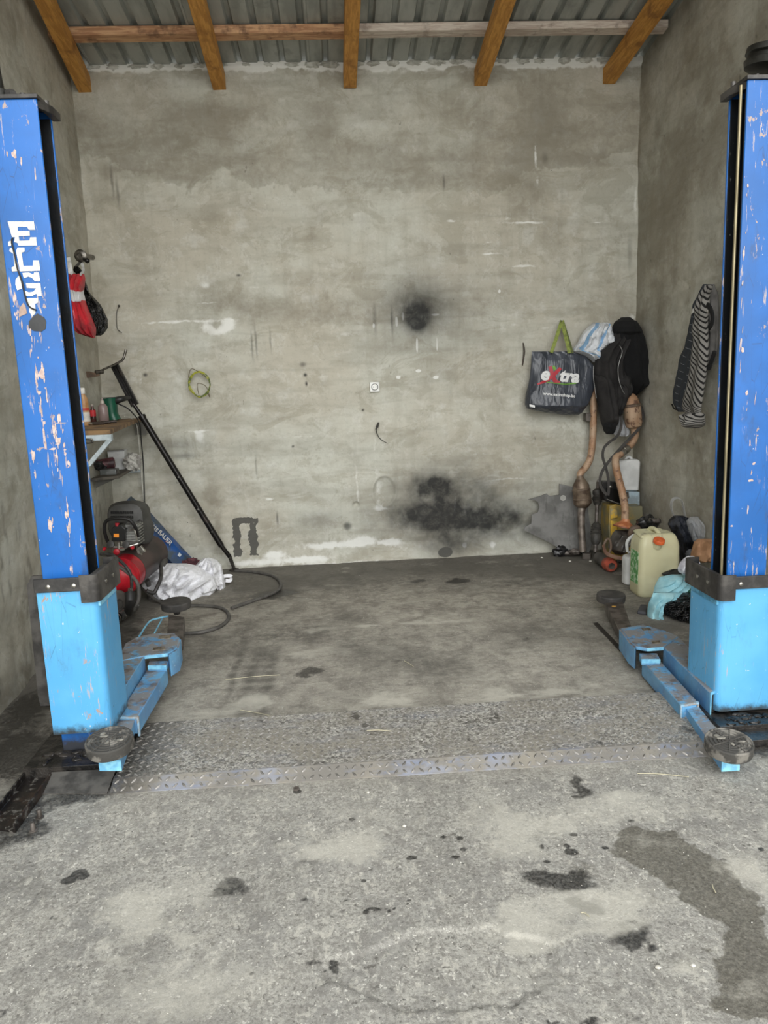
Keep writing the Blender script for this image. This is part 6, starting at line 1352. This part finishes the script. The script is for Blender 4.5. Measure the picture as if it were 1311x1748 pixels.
single('black_bin_bag', drape([(1012, 1165, 1215), (1018, 1145, 1215), (1024, 1130, 1215), (1032, 1126, 1215), (1040, 1127, 1215), (1048, 1135, 1215), (1055, 1150, 1215), (1060, 1170, 1215)], .18, {'Y': 4.72}, back=.4, folds=(9, .02), crump=(.05, 9), seed=55, drift=9, ridge=.09, nr=60, nl=80), M_blkbag, 'shiny black bin bag lying under the light blue cloth', 'bin bag', 'black bin bags by the right post')
single('black_bin_bag', drape([(1050, 1160, 1215), (1056, 1162, 1220), (1064, 1172, 1220), (1072, 1182, 1222), (1080, 1190, 1222), (1086, 1196, 1220)], .10, {'Y': 4.60}, back=1.6, folds=(3, .015), crump=(.04, 7), seed=57, ridge=.04), M_blkbag, 'lower black bin bag spread on the floor beside the right post cover', 'bin bag', 'black bin bags by the right post')
single('dark_sack_heap', drape([(972, 1150, 1170), (980, 1130, 1215), (1000, 1150, 1215), (1015, 1160, 1215)], .05, {'Y': 5.10}, back=1.8, folds=(3, .01), crump=(.03, 6), seed=59), mat('dull_black_sack', '#222322', .6), 'dull black sack heaped behind the light blue cloth', 'sack')
single('green_cloth', drape([(996, 1176, 1212), (1003, 1170, 1214), (1009, 1166, 1212), (1014, 1172, 1205)], .07, {'Y': 4.80}, back=.5, folds=(3, .01), crump=(.02, 7), seed=61), mat('dark_green_cloth', '#2d6b50', .7, c2='#1e4a3a', scale=12), 'strip of dark green cloth between the light blue cloth and the post', 'cloth')
c = at(1096, 1042, Z=0); single('rubber_scrap', MB().prism([at(1088, 1048, Z=.0), at(1094, 1036, Z=0), at(1104, 1037, Z=0), at(1103, 1050, Z=0)], (0, 0, .02)), mat('dark_slate_rubber', '#4a4a4e', .8), 'small dark rubber scrap on the floor left of the light blue cloth', 'scrap', bevel=.004)
single('flat_steel_bar', MB().prism([at(1013, 1065, Z=.0), at(1020, 1064, Z=0), at(1062, 1108, Z=0), at(1058, 1113, Z=0)], (0, 0, .008)), mat('dark_flat_steel', '#3a3632', .5, .4), 'dark flat steel bar on the floor left of the right lift arm', 'steel bar', bevel=.002)
part('grease_mark', MB().blob(at(1048, 1035, Z=.096), .016, .012, .003, .5, 7, 3, 2), mat('orange_grease', '#c99a4a', .5), RR)

# ------------------------------------------------------------------ litter on the floor
rnd = random.Random(21)
M_peb = mat('pale_stone', '#d9d6cc', .9, c2='#b8b4a8', scale=60)
for k, (x, y, s_, lb) in enumerate([(690, 1410, .008, 'white pebble on the concrete before the chequer plate, largest in the open'), (1123, 1651, .008, 'white pebble at the front edge of the dark oil marks'), (1183, 1648, .007, 'white pebble between the oil mark and the damp stain'), (628, 1352, .007, 'pale pebble touching the front edge of the chequer plate'), (819, 1377, .005, 'tiny pebble in front of the chequer plate, right of centre')]):
    c = at(x, y, Z=.003); single('pebble', MB().blob(c, s_, s_*.8, s_*.6, .3, 6, k, 2), M_peb, lb, 'pebble', 'pebbles on the floor')
M_straw = mat('dry_straw', '#c9c2a6', .8)
for k, (a, b, lb) in enumerate([((385, 1160), (478, 1152), 'long pale straw on the floor behind the plate, beside the left arm'), ((410, 1212), (478, 1226), 'pale straw just behind the left end of the plate'), ((690, 1128), (706, 1138), 'short straw in the middle of the floor'), ((1088, 1320), (1176, 1326), 'long straw in front of the right end of the plate'), ((992, 1558), (1006, 1564), 'short straw on the oil marks'), ((1216, 1510), (1222, 1524), 'short straw on the damp stain'), ((626, 1247), (668, 1248), 'pale straw lying on the chequer plate')]):
    z_ = .041 if 'on the chequer' in lb else .005
    p0 = at(*a, Z=z_); p1 = at(*b, Z=z_); m_ = (p0+p1)/2+Vector((0, .008, 0))
    single('straw', MB().tube([p0, m_, p1], .0018, 5, 4), M_straw, lb, 'straw', 'straws on the floor')
c = at(506, 1348, Z=0); single('steel_nut', MB().lathe(c, (0, 0, 1), [(.013, 0), (.013, .009), (.007, .009), (.007, .002)], 6), M_armd, 'small dark steel nut in front of the chequer plate', 'nut')
mb = MB()
for k in range(420):
    X = rnd.uniform(-1.7, 2.3); Y = rnd.uniform(1.6, 2.85) if k < 330 else rnd.uniform(3.5, 6.4)
    s_ = rnd.uniform(.001, .003); mb.blob((X, Y, .003), s_, s_*.8, s_*.6, .3, 5, k, 1)
single('grit', mb, M_peb, 'fine pale grit scattered over the concrete floor', 'grit', kind='stuff')
mb = MB(); mb2 = [(925, 952), (1008, 958), (1018, 948), (973, 958), (1026, 962)]
for k, (x, y) in enumerate(mb2):
    c = at(x, y, Z=.005); mb.blob(c, .012, .009, .006, .4, 5, k, 2)
single('plaster_crumbs', mb, M_peb, 'white plaster crumbs on the floor at the foot of the converter pipe', 'crumbs', kind='stuff')
